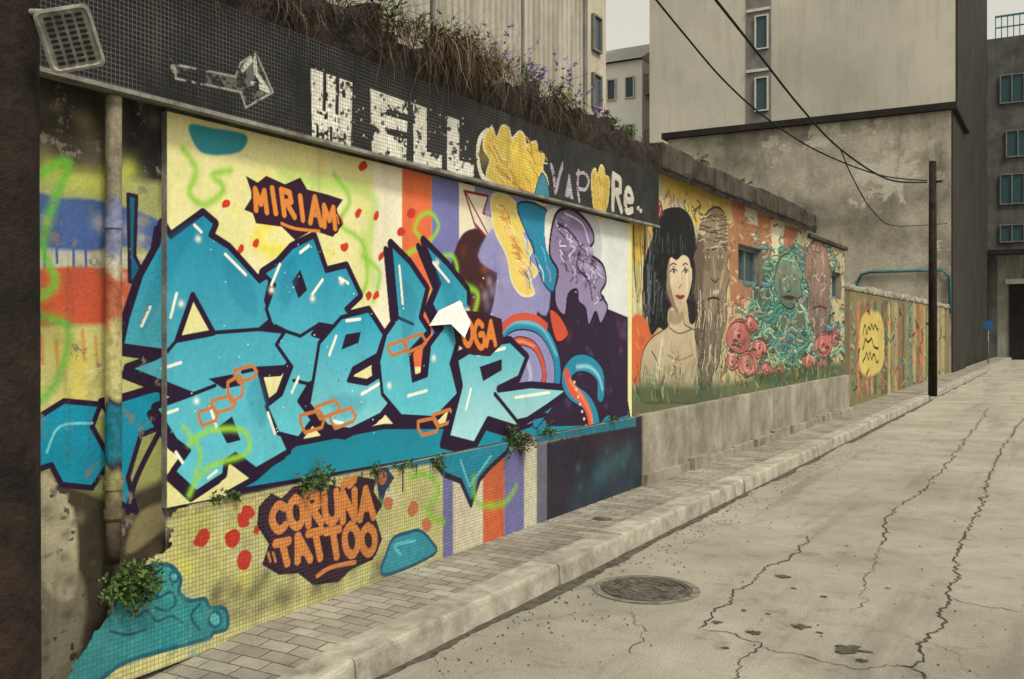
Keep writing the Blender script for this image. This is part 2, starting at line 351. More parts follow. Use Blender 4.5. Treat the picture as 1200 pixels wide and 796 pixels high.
# ---- right side of the panel
poly([(640,330),(700,352),(736,370),(736,498),(640,500),(640,420),(620,400)],(42,24,54),only=PP,sm=False)
poly([(560,300),(600,330),(640,370),(640,300),(600,250)],(144,144,196),only=PP,soft=3)
poly([(700,250),(736,256),(736,372),(712,362),(700,330),(706,290)],(218,224,224),only=PP,sm=False)
for k in range(26): spray([(RU(560,640),RU(250,370))],RU(4,10),random.choice([(170,166,206),(120,118,170),(190,176,200)]),.4,PP)
for k in range(40): spray([(RU(655,732),RU(375,485))],RU(2,8),random.choice([(80,70,120),(50,40,86),(110,60,80),(70,90,140),(30,20,44)]),.5,PP)
wing=[(576,232),(590,228),(604,238),(606,252),(616,262),(614,276),(624,290),(620,304),(630,318),(622,330),(626,344),(612,346),(600,330),(594,300),(580,270)]
poly(wing,(230,206,110),(232,222,180),1.6,only=PP)
for k in range(60):
    t=random.random();x=582+t*32+RU(-2,6);y=240+t*90;L_=RU(5,10)
    stroke([(x,y),(x+L_*.6,y+RU(0,4)),(x+L_,y+RU(5,10))],RU(.5,1.1),random.choice([(206,130,76),(244,230,176),(190,140,80),(238,200,100)]),only=PP)
poly([(606,240),(640,246),(652,290),(650,340),(636,330),(624,290)],(40,136,176),(24,44,90),1.2,only=PP)
for k in range(18): x=RU(612,644);y=RU(248,322);stroke([(x,y),(x+4,y+8),(x+5,y+18)],RU(.7,1.6),random.choice([(110,186,206),(20,80,130),(150,150,200),(200,220,226)]),only=PP)
poly([(640,250),(656,246),(664,268),(650,300),(640,290)],(234,232,226),only=PP)
cre=[(650,254),(664,244),(678,250),(692,266),(696,282),(690,296),(706,310),(710,330),(704,344),(712,360),(704,380),(698,366),(690,382),(686,362),(678,354),(676,340),(666,346),(662,370),(652,360),(650,340),(654,318),(644,296)]
poly(cre,(132,116,158),PU,2,only=PP,grad=(150,140,178))
for k in range(16):
    x,y=RU(654,700),0;y=258+(x-652)*1.1+RU(-8,40);a=RU(4,8);b=RU(5,10)
    q=ell(x,y,a,b,RU(-.8,.8),7);poly(q,random.choice([(168,158,192),(184,176,206),(146,134,174)]),only=PP,grad=(104,90,134),soft=2,alpha=.85)
for k in range(46):
    x=RU(652,704);y=254+(x-652)*1.15+RU(-8,44);stroke([(x,y),(x+RU(-3,5),y+RU(2,6)),(x+RU(-3,7),y+RU(5,14))],RU(.6,1.2),random.choice([(54,34,78),(54,34,78),(218,212,230),(96,80,126)]),only=PP)
stroke([(654,262),(668,272),(680,290),(676,312),(690,330),(694,352)],1.4,(46,26,68),only=PP);stroke([(662,250),(682,262),(690,284)],1.2,(226,220,236),only=PP)
# curls
poly([(575,420),(590,384),(620,372),(650,400),(654,450),(632,492),(600,500),(580,470)],(144,144,196),PU,2.4,only=PP)
stroke([(578,404),(600,380),(632,384),(652,420),(650,462),(628,494)],9,PU,only=PP)
stroke([(578,404),(600,380),(632,384),(652,420),(650,462),(628,494)],7.2,(30,136,176),only=PP)
spray([(584,396),(602,378),(634,384),(652,416)],2.6,(120,196,214),.8,PP)
stroke([(588,416),(606,400),(628,408),(638,440),(628,470)],5.6,PU,only=PP)
stroke([(588,416),(606,400),(628,408),(638,440),(628,470)],4.2,(204,84,64),only=PP)
spray([(592,410),(608,400),(626,406)],1.8,(240,160,120),.8,PP)
stroke([(584,392),(600,374),(624,372),(640,382)],4.6,(204,84,64),only=PP)
stroke([(600,426),(614,418),(622,440),(616,462)],4.0,(180,180,214),only=PP)
poly(R1,(78,182,204),PU,4.5,sm=False,only=PP,grad=(170,220,226))
poly([(562,430),(588,421),(588,434),(566,447)],PU,sm=False,only=PP)
stroke([(560,416),(592,408)],1.9,WH,sm=False,only=PP);stroke([(546,480),(552,456)],1.9,WH,sm=False,only=PP);stroke([(604,466),(644,460)],1.8,WH,sm=False,only=PP)
stroke([(580,462),(590,474),(606,494),(640,486)],2.8,PU,sm=False,only=PP)
PBB=('P','B')
S1=[(704,462),(703,440),(690,427),(674,427),(663,442),(669,458),(688,472),(698,494),(696,520),(682,542),(664,546),(650,530)]
stroke(S1,11.5,PU,only=PBB);stroke(S1[:-2],9.4,(36,136,172),only=PBB)
stroke([(664,438),(670,456),(684,470),(692,494),(688,522),(676,544),(660,542)],6.6,(212,88,66),only=PBB)
spray([(668,446),(686,472),(694,496),(688,520)],2.6,(240,150,110),.7,PBB)
spray([(706,456),(701,440),(690,430),(676,430)],2.4,(150,210,220),.9,PBB)
for k in range(9): poly(ell(673+k*2.3,448+k*8.6,1.4,1.8),(240,200,160),only=PBB)
stroke([(700,506),(712,490),(716,500),(704,524)],3,(36,136,172),only=PBB)
stroke([(655,512),(735,490)],3,(30,130,160),sm=False,only=PP)
poly([(644,364),(656,370),(666,392),(652,400)],(206,82,58),PU,1.3,only=PP)
def tagbox(pts,only,c=(48,16,44)): poly(pts,c,sm=False,only=only)
tagbox([(288,206),(302,214),(312,206),(334,216),(352,208),(360,222),(384,228),(402,234),(394,246),(403,262),(390,278),(366,270),(346,282),(330,266),(300,262),(296,250),(286,246),(296,230)],PP)
text('MIRIAM',((297,219),(391,239),(393,267),(301,248)),3.7,(222,138,60),.26,ol=(48,16,44),olw=3,only=PP,jit=.14,slant=.15)
stroke([(330,262),(346,268),(374,271)],1.8,(222,138,60),only=PP)
for x in (397,402): stroke([(x-2,252),(x,262)],1.2,(222,138,60),only=PP,sm=False)
tagbox([(530,376),(546,364),(566,366),(588,374),(590,402),(574,418),(552,416),(534,402)],PP,(56,18,34))
text('OGA',((542,376),(580,377),(581,404),(544,407)),3.7,(222,130,56),.3,only=PP,jit=.1)
# ---- lower tile wall
poly([(60,560),(760,460),(760,620),(60,820)],(204,200,140),sm=False,only=BB)
for i in range(110):
    x=RU(160,520);y=RU(580,720);spray([(x,y),(x+RU(-10,10),y+RU(-8,8))],RU(4,16),random.choice([YL,(216,210,120),(190,198,120),(224,220,192),(166,164,120),(206,214,150)]),.5,BB)
for i in range(46):
    x=RU(250,500);spray([(x,700-(x-300)*.25+RU(-26,20))],RU(5,14),(64,66,54),.4,BB)
cols=[(519,531,(118,118,176)),(531,566,(220,212,190)),(566,591,(210,104,62)),(591,614,(118,118,178)),(614,629,(212,208,186)),(629,641,(110,112,130))]
for a,b,c in cols: poly([(a,500),(b,500),(b,700),(a,700)],c,sm=False,only=BB,soft=1.5)
poly([(641,480),(760,470),(760,640),(641,640)],(32,24,48),sm=False,only=BB)
poly([(680,560),(745,520),(750,600),(700,600),(670,610)],(34,70,86),only=BB,soft=30,alpha=.5)
spray([(700,560),(735,530)],12,(60,104,120),.5,BB)
for k in range(30): spray([(RU(645,742),RU(510,600))],RU(2,7),random.choice([(60,90,110),(24,20,40),(50,44,80),(80,110,120)]),.45,BB)
poly([(150,610),(340,560),(600,515),(745,488),(745,498),(600,528),(340,574),(160,622)],(160,152,110),only=BB,sm=False,alpha=.55,worn=.35)
poly([(385,540),(450,528),(560,512),(745,486),(745,500),(620,520),(560,534),(480,548),(430,552)],(24,120,144),only=BB,sm=False,soft=2)
poly([(500,530),(600,514),(594,530),(574,548),(562,562),(552,592),(540,564),(520,556)],T,PU,3.4,sm=False,only=BB)
stroke([(540,540),(550,570),(575,535)],1.8,TL,sm=False,only=BB)
for k in range(9): x=392+k*16; stroke([(x,545),(x,558+RU(0,22))],1.4,random.choice([T,PU,(30,60,90)]),sm=False,only=BB)
poly([(440,548),(452,546),(462,560),(452,576),(446,600),(442,570)],(30,50,90),sm=False,only=BB)
spray([(480,560),(500,556),(515,575),(500,600),(520,612)],4.4,LG,.8,BB)
spray([(555,560),(560,590),(590,590),(605,570)],4.4,LG,.75,BB)
spray([(445,590),(455,600)],6,LG,.5,BB)
for (x,y,rx,ry,r) in ((237,631,9,12,.5),(285,610,8,9,0),(273,632,9,12,.3),(286,656,8,12,.3),(290,600,8,7,.3),(448,560,5,8,0),(300,622,4,5,0),(455,590,5,8,.3),(484,596,6,9,.3),(430,575,5,9,0),(500,615,5,8,0)):
    q=ell(x,y,rx,ry,r,8);poly([(a+RU(-1.4,1.4),b+RU(-1.4,1.4)) for a,b in q],RD if x<440 else (200,120,84),only=BB,soft=1)
tb=[(306,590),(318,578),(330,584),(344,570),(380,566),(404,572),(420,558),(440,562),(438,576),(448,592),(440,606),(448,632),(440,652),(414,664),(400,678),(370,682),(352,668),(330,670),(310,658),(318,634),(304,612)]
poly([(x-3,y+4) for x,y in tb],(30,10,34),sm=False,only=BB);tagbox(tb,BB)
text('CORUÑA',((318,592),(436,568),(438,605),(320,624)),5.2,(216,138,74),.30,only=BB,jit=.09,slant=.1)
text('TATTOO',((322,636),(438,612),(440,647),(330,662)),5.2,(216,138,74),.30,only=BB,jit=.09,slant=.1)
stroke([(372,675),(388,665),(416,659)],2.8,(216,138,74),only=BB)
for x in (314,320): stroke([(x,648),(x+3,658)],1.6,(216,138,74),sm=False,only=BB)
poly([(450,674),(454,646),(462,630),(478,624),(492,622),(505,634),(508,650)],(44,150,172),(20,90,120),2,only=BB)
stroke([(470,650),(462,640),(474,636),(486,634)],2,(96,196,214),only=BB)
poly([(40,620),(150,600),(200,590),(172,650),(130,690),(100,760),(60,790)],(70,62,48),only=BB,soft=3,worn=.25)
cl=[(60,800),(95,765),(112,735),(130,718),(140,698),(156,684),(172,670),(178,662),(196,662),(206,668),(212,680),(210,694),(222,704),(240,702),(246,712),(264,714),(266,736),(250,742),(238,750),(150,775),(110,800)]
poly(cl,(56,160,168),(14,100,124),2.6,only=BB,grad=(44,140,150))
for q in ([(176,690),(186,700),(200,694),(206,706),(196,716),(182,712)],[(148,716),(160,722),(172,716),(184,728),(200,722),(214,730)],[(234,708),(224,722),(234,738)],[(130,740),(150,744),(170,738)]): stroke(q,1.8,(12,92,116),only=BB)
poly(ell(252,726,7,9),(90,186,190),(14,100,124),1.8,only=BB)
poly(ell(204,676,5,6),(90,186,190),(14,100,124),1.8,only=BB)
for k in range(30): spray([(RU(110,250),RU(690,780))],RU(3,8),random.choice([(90,170,170),(40,120,130),(110,180,176)]),.35,BB)
# ================================================================ PAINT: black tile fascia
SS=('S',)
AC=(160,162,154);NK=(20,20,21)
poly([(206,76),(276,90),(282,74),(300,62),(320,108),(288,126),(282,108),(206,92)],AC,sm=False,only=SS,worn=.56,alpha=.35)
stroke([(206,76),(276,90),(282,74),(300,62),(320,108),(288,126),(282,108),(206,92),(206,76)],1.4,AC,sm=False,only=SS,worn=.40)
stroke([(284,82),(298,66),(300,86),(314,106),(296,98)],3,(206,206,198),sm=False,only=SS,worn=.42)
stroke([(195,58),(204,82)],4,AC,sm=False,only=SS,worn=.5)
WC=(236,236,226)
poly([(364,80),(413,97),(411,178),(366,164)],WC,sm=False,only=SS,worn=.33)
for q in ([(381,76),(380,128)],[(396,82),(395,132)]): stroke(q,3.0,NK,sm=False,only=SS)
for q in ([(372,168),(372,148)],[(405,182),(404,158)],[(388,172),(388,150)]): stroke(q,2.2,NK,sm=False,only=SS)
poly([(434,104),(478,120),(476,192),(436,182)],WC,sm=False,only=SS,worn=.33)
for q in ([(455,132),(480,139)],[(455,154),(480,160)]): stroke(q,4.0,NK,sm=False,only=SS)
poly([(484,121),(500,127),(500,178),(518,182),(517,203),(485,195)],WC,sm=False,only=SS,worn=.33)
poly([(524,136),(538,141),(538,188),(555,192),(555,211),(524,203)],WC,sm=False,only=SS,worn=.33)
for i in range(110):
    x=RU(364,555);y=85+(x-364)*.32+RU(0,80);poly(ell(x,y,RU(.6,2.6),RU(.6,3),0,7),NK,only=SS,alpha=.85)
    x=RU(364,560);y=80+(x-364)*.32+RU(-4,90);poly(ell(x,y,RU(.4,1.3),RU(.5,1.6),0,6),WC,only=SS,alpha=.6)
stroke([(576,150),(563,162),(560,184),(565,206),(578,216)],3.6,(236,234,222),only=SS,worn=.3)
spray([(566,185),(590,170),(600,215)],12,(210,190,100),.3,SS)
hand=[(566,172),(570,156),(577,150),(582,162),(588,148),(596,150),(600,162),(609,154),(615,160),(617,170),(628,166),(631,180),(638,182),(636,198),(642,212),(640,240),(620,232),(600,228),(582,218),(570,206),(574,188)]
poly(hand,(236,206,88),(238,228,184),1.4,only=('S','P'))
for k in range(44):
    x=RU(572,636);y=RU(160,226);stroke([(x,y),(x+RU(2,7),y+RU(4,10)),(x+RU(6,12),y+RU(8,22))],RU(.6,1.5),random.choice([(184,130,60),(244,232,160),(216,170,70),(240,220,120)]),only=SS)
poly([(626,236),(642,240),(642,216),(634,204)],(60,150,180),(24,60,100),1,only=SS)
LP=(200,192,214)
stroke([(646,194),(649,206),(651,225),(655,208),(660,192)],3.0,LP,only=SS,worn=.3)
poly([(662,230),(667,202),(672,234)],LP,sm=False,only=SS,worn=.38)
stroke([(678,200),(677,220),(679,236)],2.3,LP,only=SS,worn=.3);stroke([(676,204),(685,203),(690,212),(686,222),(678,221)],2.1,LP,only=SS,worn=.3)
poly([(693,216),(694,202),(698,198),(700,206),(704,194),(708,198),(709,206),(714,210),(713,232),(710,246),(704,258),(697,248)],(236,204,84),(238,228,160),1.3,only=('S','P'))
for k in range(14): x=RU(695,710);y=RU(206,246);stroke([(x,y),(x+RU(-2,3),y+RU(4,12))],RU(.6,1.3),random.choice([(184,130,60),(244,232,160)]),sm=False,only=SS)
text('Re',((718,206),(742,217),(742,250),(718,244)),4.2,(236,232,224),.3,only=SS,worn=.2,jit=.06)
for x,y in ((748,244),(751,247)): poly(ell(x,y,1.6,2.6),(230,226,218),only=SS)
# ================================================================ PAINT: mid mural
MM=('M','F');M1=('M',)
poly([(728,180),(1000,250),(1000,460),(728,500)],(190,178,138),sm=False,only=MM)
poly([(728,225),(768,235),(762,300),(740,310),(728,300)],(214,180,82),only=M1,soft=3)
for k in range(170):
    x=RU(735,990);y=RU(215+(x-735)*.3,440);spray([(x,y),(x+RU(-4,4),y+RU(-9,9))],RU(2.5,8),random.choice([(210,190,120),(146,156,120),(190,144,104),(216,208,184),(110,124,118),(156,126,94)]),.45,MM)
for k in range(30): x=RU(732,762);stroke([(x,RU(250,350)),(x+RU(-3,3),RU(300,370)),(x+RU(-5,5),RU(330,400))],RU(.8,2),random.choice([(70,90,70),(150,186,100),(60,50,60),(216,206,178),(190,130,70)]),only=M1)
poly([(728,400),(746,368),(764,388),(768,430),(750,448),(728,452)],(210,106,62),only=M1,soft=3)
for k in range(12): x=RU(732,764);y=RU(380,440);stroke([(x,y),(x+RU(-4,4),y+8)],1,random.choice([(150,70,46),(230,160,110)]),sm=False,only=M1)
poly([(780,205),(850,230),(846,260),(812,262),(800,236),(782,228)],(206,178,90),only=M1,soft=2)
for k in range(40): x=RU(780,850);y=214+(x-780)*.36+RU(0,32);stroke([(x,y),(x+RU(-4,4),y+6),(x+RU(-5,5),y+13)],RU(.8,2),random.choice([(126,112,150),(176,110,64),(80,64,56),(220,204,150),(90,110,90)]),only=M1)
# woman with bob haircut
hair=[(764,280),(766,260),(775,248),(788,243),(801,245),(811,258),(816,284),(819,318),(818,350),(815,376),(808,378),(803,352),(784,362),(782,388),(772,384),(763,392),(757,360),(754,322),(758,296)]
poly(hair,(18,17,21),only=M1)
for k in range(80):
    x=RU(757,782);y=RU(262,350);stroke([(x,y),(x+RU(-2,1),y+RU(14,26)),(x+RU(-3,2),y+RU(28,46))],RU(.4,.8),random.choice([(70,84,98),(40,44,54),(110,120,130),(12,12,16)]),only=M1)
for k in range(24):
    x=RU(809,817);y=RU(270,340);stroke([(x,y),(x+RU(-1,1.5),y+RU(12,24))],.6,random.choice([(70,84,98),(12,12,16)]),sm=False,only=M1)
body=[(786,360),(799,366),(802,380),(816,388),(830,396),(838,414),(842,440),(838,470),(780,472),(752,470),(750,440),(754,412),(764,396),(776,388),(784,380)]
poly(body,(214,198,168),(60,46,44),.8,only=M1,grad=(150,138,114))
poly([(785,364),(799,367),(798,378),(787,380)],(120,98,84),only=M1,alpha=.6,soft=3)
for q,c,w in (([(764,412),(772,430),(774,466)],(80,62,56),1.1),([(826,404),(820,430),(822,466)],(80,62,56),1.1),([(784,384),(796,391),(810,386)],(110,88,76),.9),([(782,416),(796,422),(812,416)],(140,116,98),.9)): stroke(q,w,c,only=M1)
spray([(776,400),(770,440)],3.4,(236,224,200),.6,M1);spray([(800,400),(800,440)],5,(190,168,138),.5,M1);spray([(828,420),(830,450)],4,(120,102,88),.6,M1)
for k in range(40):
    x=RU(760,834);y=RU(398,455);stroke([(x,y),(x+RU(-3,3),y+RU(3,7)),(x+RU(-4,4),y+RU(7,13))],RU(.4,.7),random.choice([(110,90,80),(232,220,194),(140,120,104)]),only=M1)
poly([(780,302),(788,294),(800,293),(808,303),(811,322),(808,342),(802,358),(797,367),(791,362),(784,348),(779,326)],(228,212,182),only=M1,grad=(200,176,146))
poly([(780,302),(785,300),(785,328),(789,350),(795,365),(791,364),(782,348),(778,326)],(110,88,78),only=M1,alpha=.75,soft=3)
spray([(804,312),(806,336)],3,(240,228,204),.6,M1)
poly([(766,310),(774,284),(790,270),(808,280),(815,308),(810,314),(807,303),(800,299),(793,305),(786,302),(782,314),(780,342),(773,332)],(16,15,19),only=M1)
for k in range(16): x=RU(776,808);stroke([(x,RU(272,284)),(x+RU(-1,1),RU(294,302))],.5,random.choice([(80,92,106),(44,48,58)]),sm=False,only=M1)
for x,w in ((789,3.2),(803,2.6)):
    spray([(x,316)],4.2,(90,66,70),.65,M1)
    poly([(x-w,319.5),(x,316.6),(x+w,319),(x,320.8)],(222,216,202),only=M1); poly(ell(x+.6,318.7,1.3,1.8),(20,22,24),only=M1)
    stroke([(x-w-.6,319),(x,315.4),(x+w+.8,317.6)],.9,(18,12,14),only=M1); stroke([(x-w-.4,311),(x,308.8),(x+w+.6,310.5)],.8,(40,28,26),only=M1)
stroke([(798,318),(799.6,332),(797,335)],.7,(150,116,96),only=M1);spray([(796,337)],1.5,(110,76,66),.8,M1)
poly([(791,347),(794.4,345.4),(797.4,346.4),(800,345.4),(802.6,347.4),(797.4,351.4)],(140,48,46),only=M1)
spray([(797,355)],1.6,(140,110,92),.6,M1);spray([(786,340),(790,354)],2.4,(110,84,74),.5,M1)
def rose(x,y,r,c=(184,108,104)):
    D=(84,36,44)
    q=[(p[0]+RU(-.1,.1)*r,p[1]+RU(-.12,.12)*r) for p in ell(x,y,r*.75,r,n=9)]
    poly(q,c,D,.8,only=MM)
    spray([(x-r*.2,y-r*.35)],r*.5,(222,176,164),.7,MM);spray([(x+r*.3,y+r*.45)],r*.4,(120,54,64),.6,MM)
    for k in range(12):
        a=RU(0,6.28);rr=r*RU(.25,.95);q=[(x+.75*rr*math.cos(a+t),y+rr*math.sin(a+t)) for t in (0,.45,.9,1.3)]
        stroke(q,.6,random.choice([D,D,(236,186,176),(150,70,78)]),only=MM)
    poly(ell(x,y,r*.12,r*.15),(110,40,52),only=MM)
rose(766,246,13,(140,66,64))
# wrinkled old man
om=[(820,268),(824,256),(832,246),(840,243),(848,249),(851,262),(850,276),(854,292),(852,312),(855,324),(851,345),(852,372),(846,398),(843,424),(835,440),(832,452),(822,456),(817,436),(819,414),(814,392),(817,366),(813,344),(815,318),(813,300),(818,286)]
poly(om,(148,130,108),(40,30,28),1.2,only=M1,grad=(108,96,82))
poly([(814,300),(820,270),(826,296),(823,340),(827,380),(822,440),(815,400)],(60,46,42),only=M1,alpha=.6,soft=4)
spray([(840,262),(844,286)],5,(200,180,148),.65,M1);spray([(848,316),(844,336)],4,(200,174,142),.7,M1)
for k in range(50): x=RU(818,850);y=RU(250,296);stroke([(x,y),(x+RU(3,6),y+RU(-3,1)),(x+RU(6,11),y+RU(-2,3))],RU(.4,.8),random.choice([(70,52,46),(206,188,160),(56,42,38)]),only=M1)
for k in range(150):
    x=RU(817,850);y=RU(330,430);stroke([(x,y),(x+RU(-2,2),y+RU(6,10)),(x+RU(-3,2),y+RU(12,24))],RU(.4,.9),random.choice([(212,204,184),(50,40,38),(150,140,122),(180,168,148),(96,84,74)]),only=M1)
for x in (829,844):
    spray([(x,300)],4.6,(44,32,30),.85,M1);poly([(x-3,301),(x,298.4),(x+3,301),(x,302.6)],(196,188,166),only=M1);poly(ell(x,300.4,1.2,1.7),(14,14,14),only=M1);stroke([(x-4.6,294),(x,290),(x+4.6,293)],1.2,(150,140,124),only=M1)
    for j in range(4): stroke([(x-4,305+j*3),(x,308+j*3),(x+4,305+j*3)],.5,(64,48,44),only=M1)
spray([(836,302),(838,324)],2,(186,160,130),.8,M1);stroke([(833,326),(838,331),(842,326)],1,(50,36,34),only=M1);spray([(836,343),(842,342)],2.6,(206,198,182),.8,M1);stroke([(829,351),(836,349),(843,351)],1.3,(46,24,24),only=M1)
for k,c in enumerate([(204,108,68),(226,216,190),(204,108,68),(226,216,190),(176,88,62),(218,208,184)]):
    poly([(856+k*16,236+k*7),(871+k*16,240+k*7),(882+k*11,336),(872+k*11,336)],c,sm=False,only=MM,alpha=.8,soft=1.5)
poly([(852,264),(864,258),(904,270),(904,350),(856,354)],(166,120,88),sm=False,only=M1,soft=2)
for k in range(60): x=RU(853,906);y=RU(256,354);stroke([(x,y),(x+RU(-5,5),y+RU(-6,6))],RU(.5,1.6),random.choice([(200,150,114),(120,84,66),(218,192,156),(106,114,112),(156,96,70)]),sm=False,only=M1)
def tent(x,y,s,cols):
    a=RU(0,6.28);q=[(x,y)]
    for j in range(6): a+=RU(-1.0,1.4);q.append((q[-1][0]+s*.62*math.cos(a),q[-1][1]+s*math.sin(a)))
    c=random.choice(cols)
    for r,cc in ((3.7*s/8,(30,46,48)),(2.7*s/8,c)): stroke(q,r,cc,only=MM)
    stroke([(p[0]-.5,p[1]-.9) for p in q],.6,tuple(min(255,int(v*1.35)) for v in c),only=MM)
G1=[(88,144,124),(120,166,142),(66,122,114),(156,174,144),(76,132,136),(134,132,118)]
poly([(880,350),(894,320),(930,286),(960,300),(972,330),(970,430),(930,444),(880,440)],(58,76,70),only=MM,soft=6,alpha=.85)
for k in range(220): tent(RU(882,968),RU(300,438),RU(3,9),G1)
for k in range(50): tent(RU(850,886),RU(352,440),RU(2.5,5),[(146,96,88),(100,118,92),(176,126,108)])
hd=[(907,334),(910,316),(914,304),(922,297),(931,300),(936,310),(941,322),(938,334),(940,346),(933,352),(928,362),(918,358),(912,348)]
poly(hd,(128,148,124),(34,30,32),1.0,only=MM,grad=(84,104,92))
spray([(930,312)],4.5,(180,192,158),.7,MM);spray([(914,330),(916,350)],3,(50,60,56),.7,MM)
for x in (919,931): spray([(x,326)],3.2,(30,28,30),.85,MM);poly(ell(x,327,1.4,1.4),(206,186,124),only=MM)
stroke([(925,330),(927,340),(922,342)],.8,(40,38,40),only=MM);poly([(916,348),(924,346),(933,349),(925,352)],(60,30,32),only=MM)
for k in range(60): x=RU(908,940);y=RU(298,358);stroke([(x,y),(x+RU(-3,3),y+RU(2,5))],.5,random.choice([(50,60,56),(190,200,170),(90,110,96)]),sm=False,only=MM)
for k in range(16): tent(RU(904,944),RU(290,306),RU(2.5,4),G1)
pf=[(944,300),(948,288),(956,281),(964,285),(969,294),(971,308),(975,322),(972,340),(974,360),(969,380),(963,396),(956,394),(950,380),(946,360),(948,340),(943,322)]
poly(pf,(154,126,114),(44,32,34),1.0,only=MM,grad=(112,100,92))
spray([(964,298),(966,322)],4,(200,174,154),.65,MM);spray([(950,320),(950,370)],2.6,(70,54,54),.7,MM)
for x in (955,966): spray([(x,322)],2.8,(40,30,32),.85,MM);poly(ell(x,323,1.3,1.4),(196,188,166),only=MM)
for k in range(110): x=RU(946,972);y=RU(286,392);stroke([(x,y),(x+RU(-2,2),y+RU(3,6)),(x+RU(-3,3),y+RU(6,11))],RU(.4,.8),random.choice([(70,50,50),(206,188,166),(54,42,46),(136,116,108)]),only=MM)
stroke([(952,362),(960,359),(968,362)],1.3,(86,36,38),only=MM)
for x,y,r in ((866,394,19),(876,428,15),(890,408,12),(858,424,10),(965,404,14),(964,430,11),(898,436,10),(948,424,10),(979,396,9),(914,436,8),(932,438,8),(880,380,9)): rose(x,y,r)
for k in range(30): x=RU(852,990);y=RU(380,445);poly([(x,y),(x+RU(2,4),y-RU(2,5)),(x+RU(4,7),y+RU(-1,3))],(60,96,66),(28,38,34),.5,only=MM)
for k in range(120):
    x=RU(974,993);y=RU(300,440);stroke([(x,y),(x+RU(-3,3),y+RU(-6,6)),(x+RU(-4,4),y+RU(-9,9))],RU(.7,1.4),random.choice([(50,124,136),(30,56,66),(106,176,176),(40,36,40),(156,100,88),(180,170,138)]),only=MM)
for k in range(150):
    x=RU(850,990);y=RU(236+(x-850)*.3,300);stroke([(x,y),(x+RU(-4,4),y+RU(-5,5))],RU(.5,1.4),random.choice([(196,156,94),(106,116,116),(146,86,64),(220,206,176),(84,106,84)]),sm=False,only=MM)
poly([(728,456),(770,450),(840,450),(990,424),(1000,470),(728,500)],(66,84,54),only=MM,soft=10,alpha=.85)
for k in range(260): x=RU(733,990);y=RU(438,478)-(x-735)*.09;stroke([(x,y),(x+RU(-3,3),y-RU(5,15))],RU(.5,1.4),random.choice([(76,124,60),(46,92,84),(124,150,84),(34,36,34),(150,162,124)]),sm=False,only=MM)
# ================================================================ PAINT: far low wall
GG=('G',)
poly([(996,330),(1130,340),(1130,470),(996,480)],(128,118,84),sm=False,only=GG)
for k in range(26):
    x=1000+k*4.1;w=RU(2,4.5);poly([(x,350+RU(0,8)),(x+w,350+RU(0,8)),(x+w,462),(x,462)],random.choice([(206,190,116),(110,150,100),(200,124,70),(86,130,128),(176,166,130),(150,90,66),(60,66,64),(214,204,160)]),sm=False,only=GG,soft=2,alpha=.7)
for k in range(50): x=RU(1000,1110);y=RU(350,450);spray([(x,y)],RU(2,7),random.choice([(56,52,46),(150,132,96),(80,100,86),(130,80,54),(170,150,100)]),.5,GG)
poly([(1010,372),(1033,371),(1034,430),(1009,436)],(206,186,104),only=GG,soft=4)
for y0,h in ((380,13),(396,13),(412,13)):
    q=[(1011,y0+h)]+[(1012+j*1.9,y0+RU(0,h)) for j in range(10)];stroke(q,1.5,(18,16,16),only=GG)
for k in range(300):
    x=RU(998,1108);y=RU(352,460)
    if 1007<x<1034 and 372<y<436: continue
    stroke([(x,y),(x+RU(-2,2),y+RU(-6,6)),(x+RU(-3,3),y+RU(-12,12))],RU(.5,1.5),random.choice([(56,120,112),(130,62,50),(190,170,108),(24,22,26),(66,128,140),(196,120,66),(96,116,62),(176,166,142),(24,22,26)]),only=GG)

# ================================================================ BUILD walls
m_rough=painted('paint_on_old_render',grime=.8,chip=.85,bd=.012)
m_panel=painted('paint_on_board',grime=.22,bd=.0015)
m_tile=painted('paint_on_mosaic',tile=.021,tstr=.45,grime=.42,mortar=(.13,.12,.10))
m_fascia=painted('black_mosaic',tile=.021,tstr=.5,grime=.6,mortar=(.19,.19,.175))
m_mural=painted('paint_on_stucco',grime=.38,chip=.2,bd=.006)
m_conc=surf('old_concrete',(.19,.17,.135),(.42,.385,.31),2.5,streak=.75,bs=.9,bd=.015)
m_base=surf('grimy_concrete_base',(.20,.18,.14),(.38,.35,.28),2.2,streak=.45,streakcol=(.07,.06,.048),bs=.6,bd=.008,blot=.35)
m_earth=surf('earth_bank',(.008,.006,.005),(.06,.045,.033),6,bs=1,bd=.05,fine=26)
m_trim=surf('weathered_trim',(.10,.095,.085),(.32,.31,.28),6,bs=.3,rough=.6)
GW=empty('graffiti_wall',(0,5.5,.13),'long graffiti-covered wall with painted boards and black mosaic band','wall')
L=Canvas('L',1.2,3.02,.0,2.66,0.0,(120,112,84));L.play();L.build('rendered_wall',m_rough,GW)
P=Canvas('P',3.0,8.36,.80,2.595,.035,(228,224,160),q=.75);P.play();P.build('painted_board',m_panel,GW)
B=Canvas('B',2.2,8.5,.10,.795,.075,(204,200,142));B.play()
edge=[(wuv(u,v,.075)[0],wuv(u,v,.075)[1]) for u,v in ((212,590),(196,615),(204,640),(176,655),(156,682),(130,705),(116,735),(96,762),(80,792),(50,830))]
ey=np.array([e[0] for e in edge][::-1]);ez=np.array([e[1] for e in edge][::-1])
B.build('mosaic_base',m_tile,GW,mask=lambda y,z:(y>np.interp(z,ez,ey)+.06*(vnoise(y,z,.05,9)-.5)+.03*(vnoise(y,z,.015,19)-.5)))
S=Canvas('S',1.2,8.78,2.62,3.13,.14,(22,22,24),q=.8);S.play();S.build('mosaic_band',m_fascia,GW)
box('backing_board',-.02,.033,2.998,8.362,.797,2.597,m_trim,GW)
vs=[];fs=[]
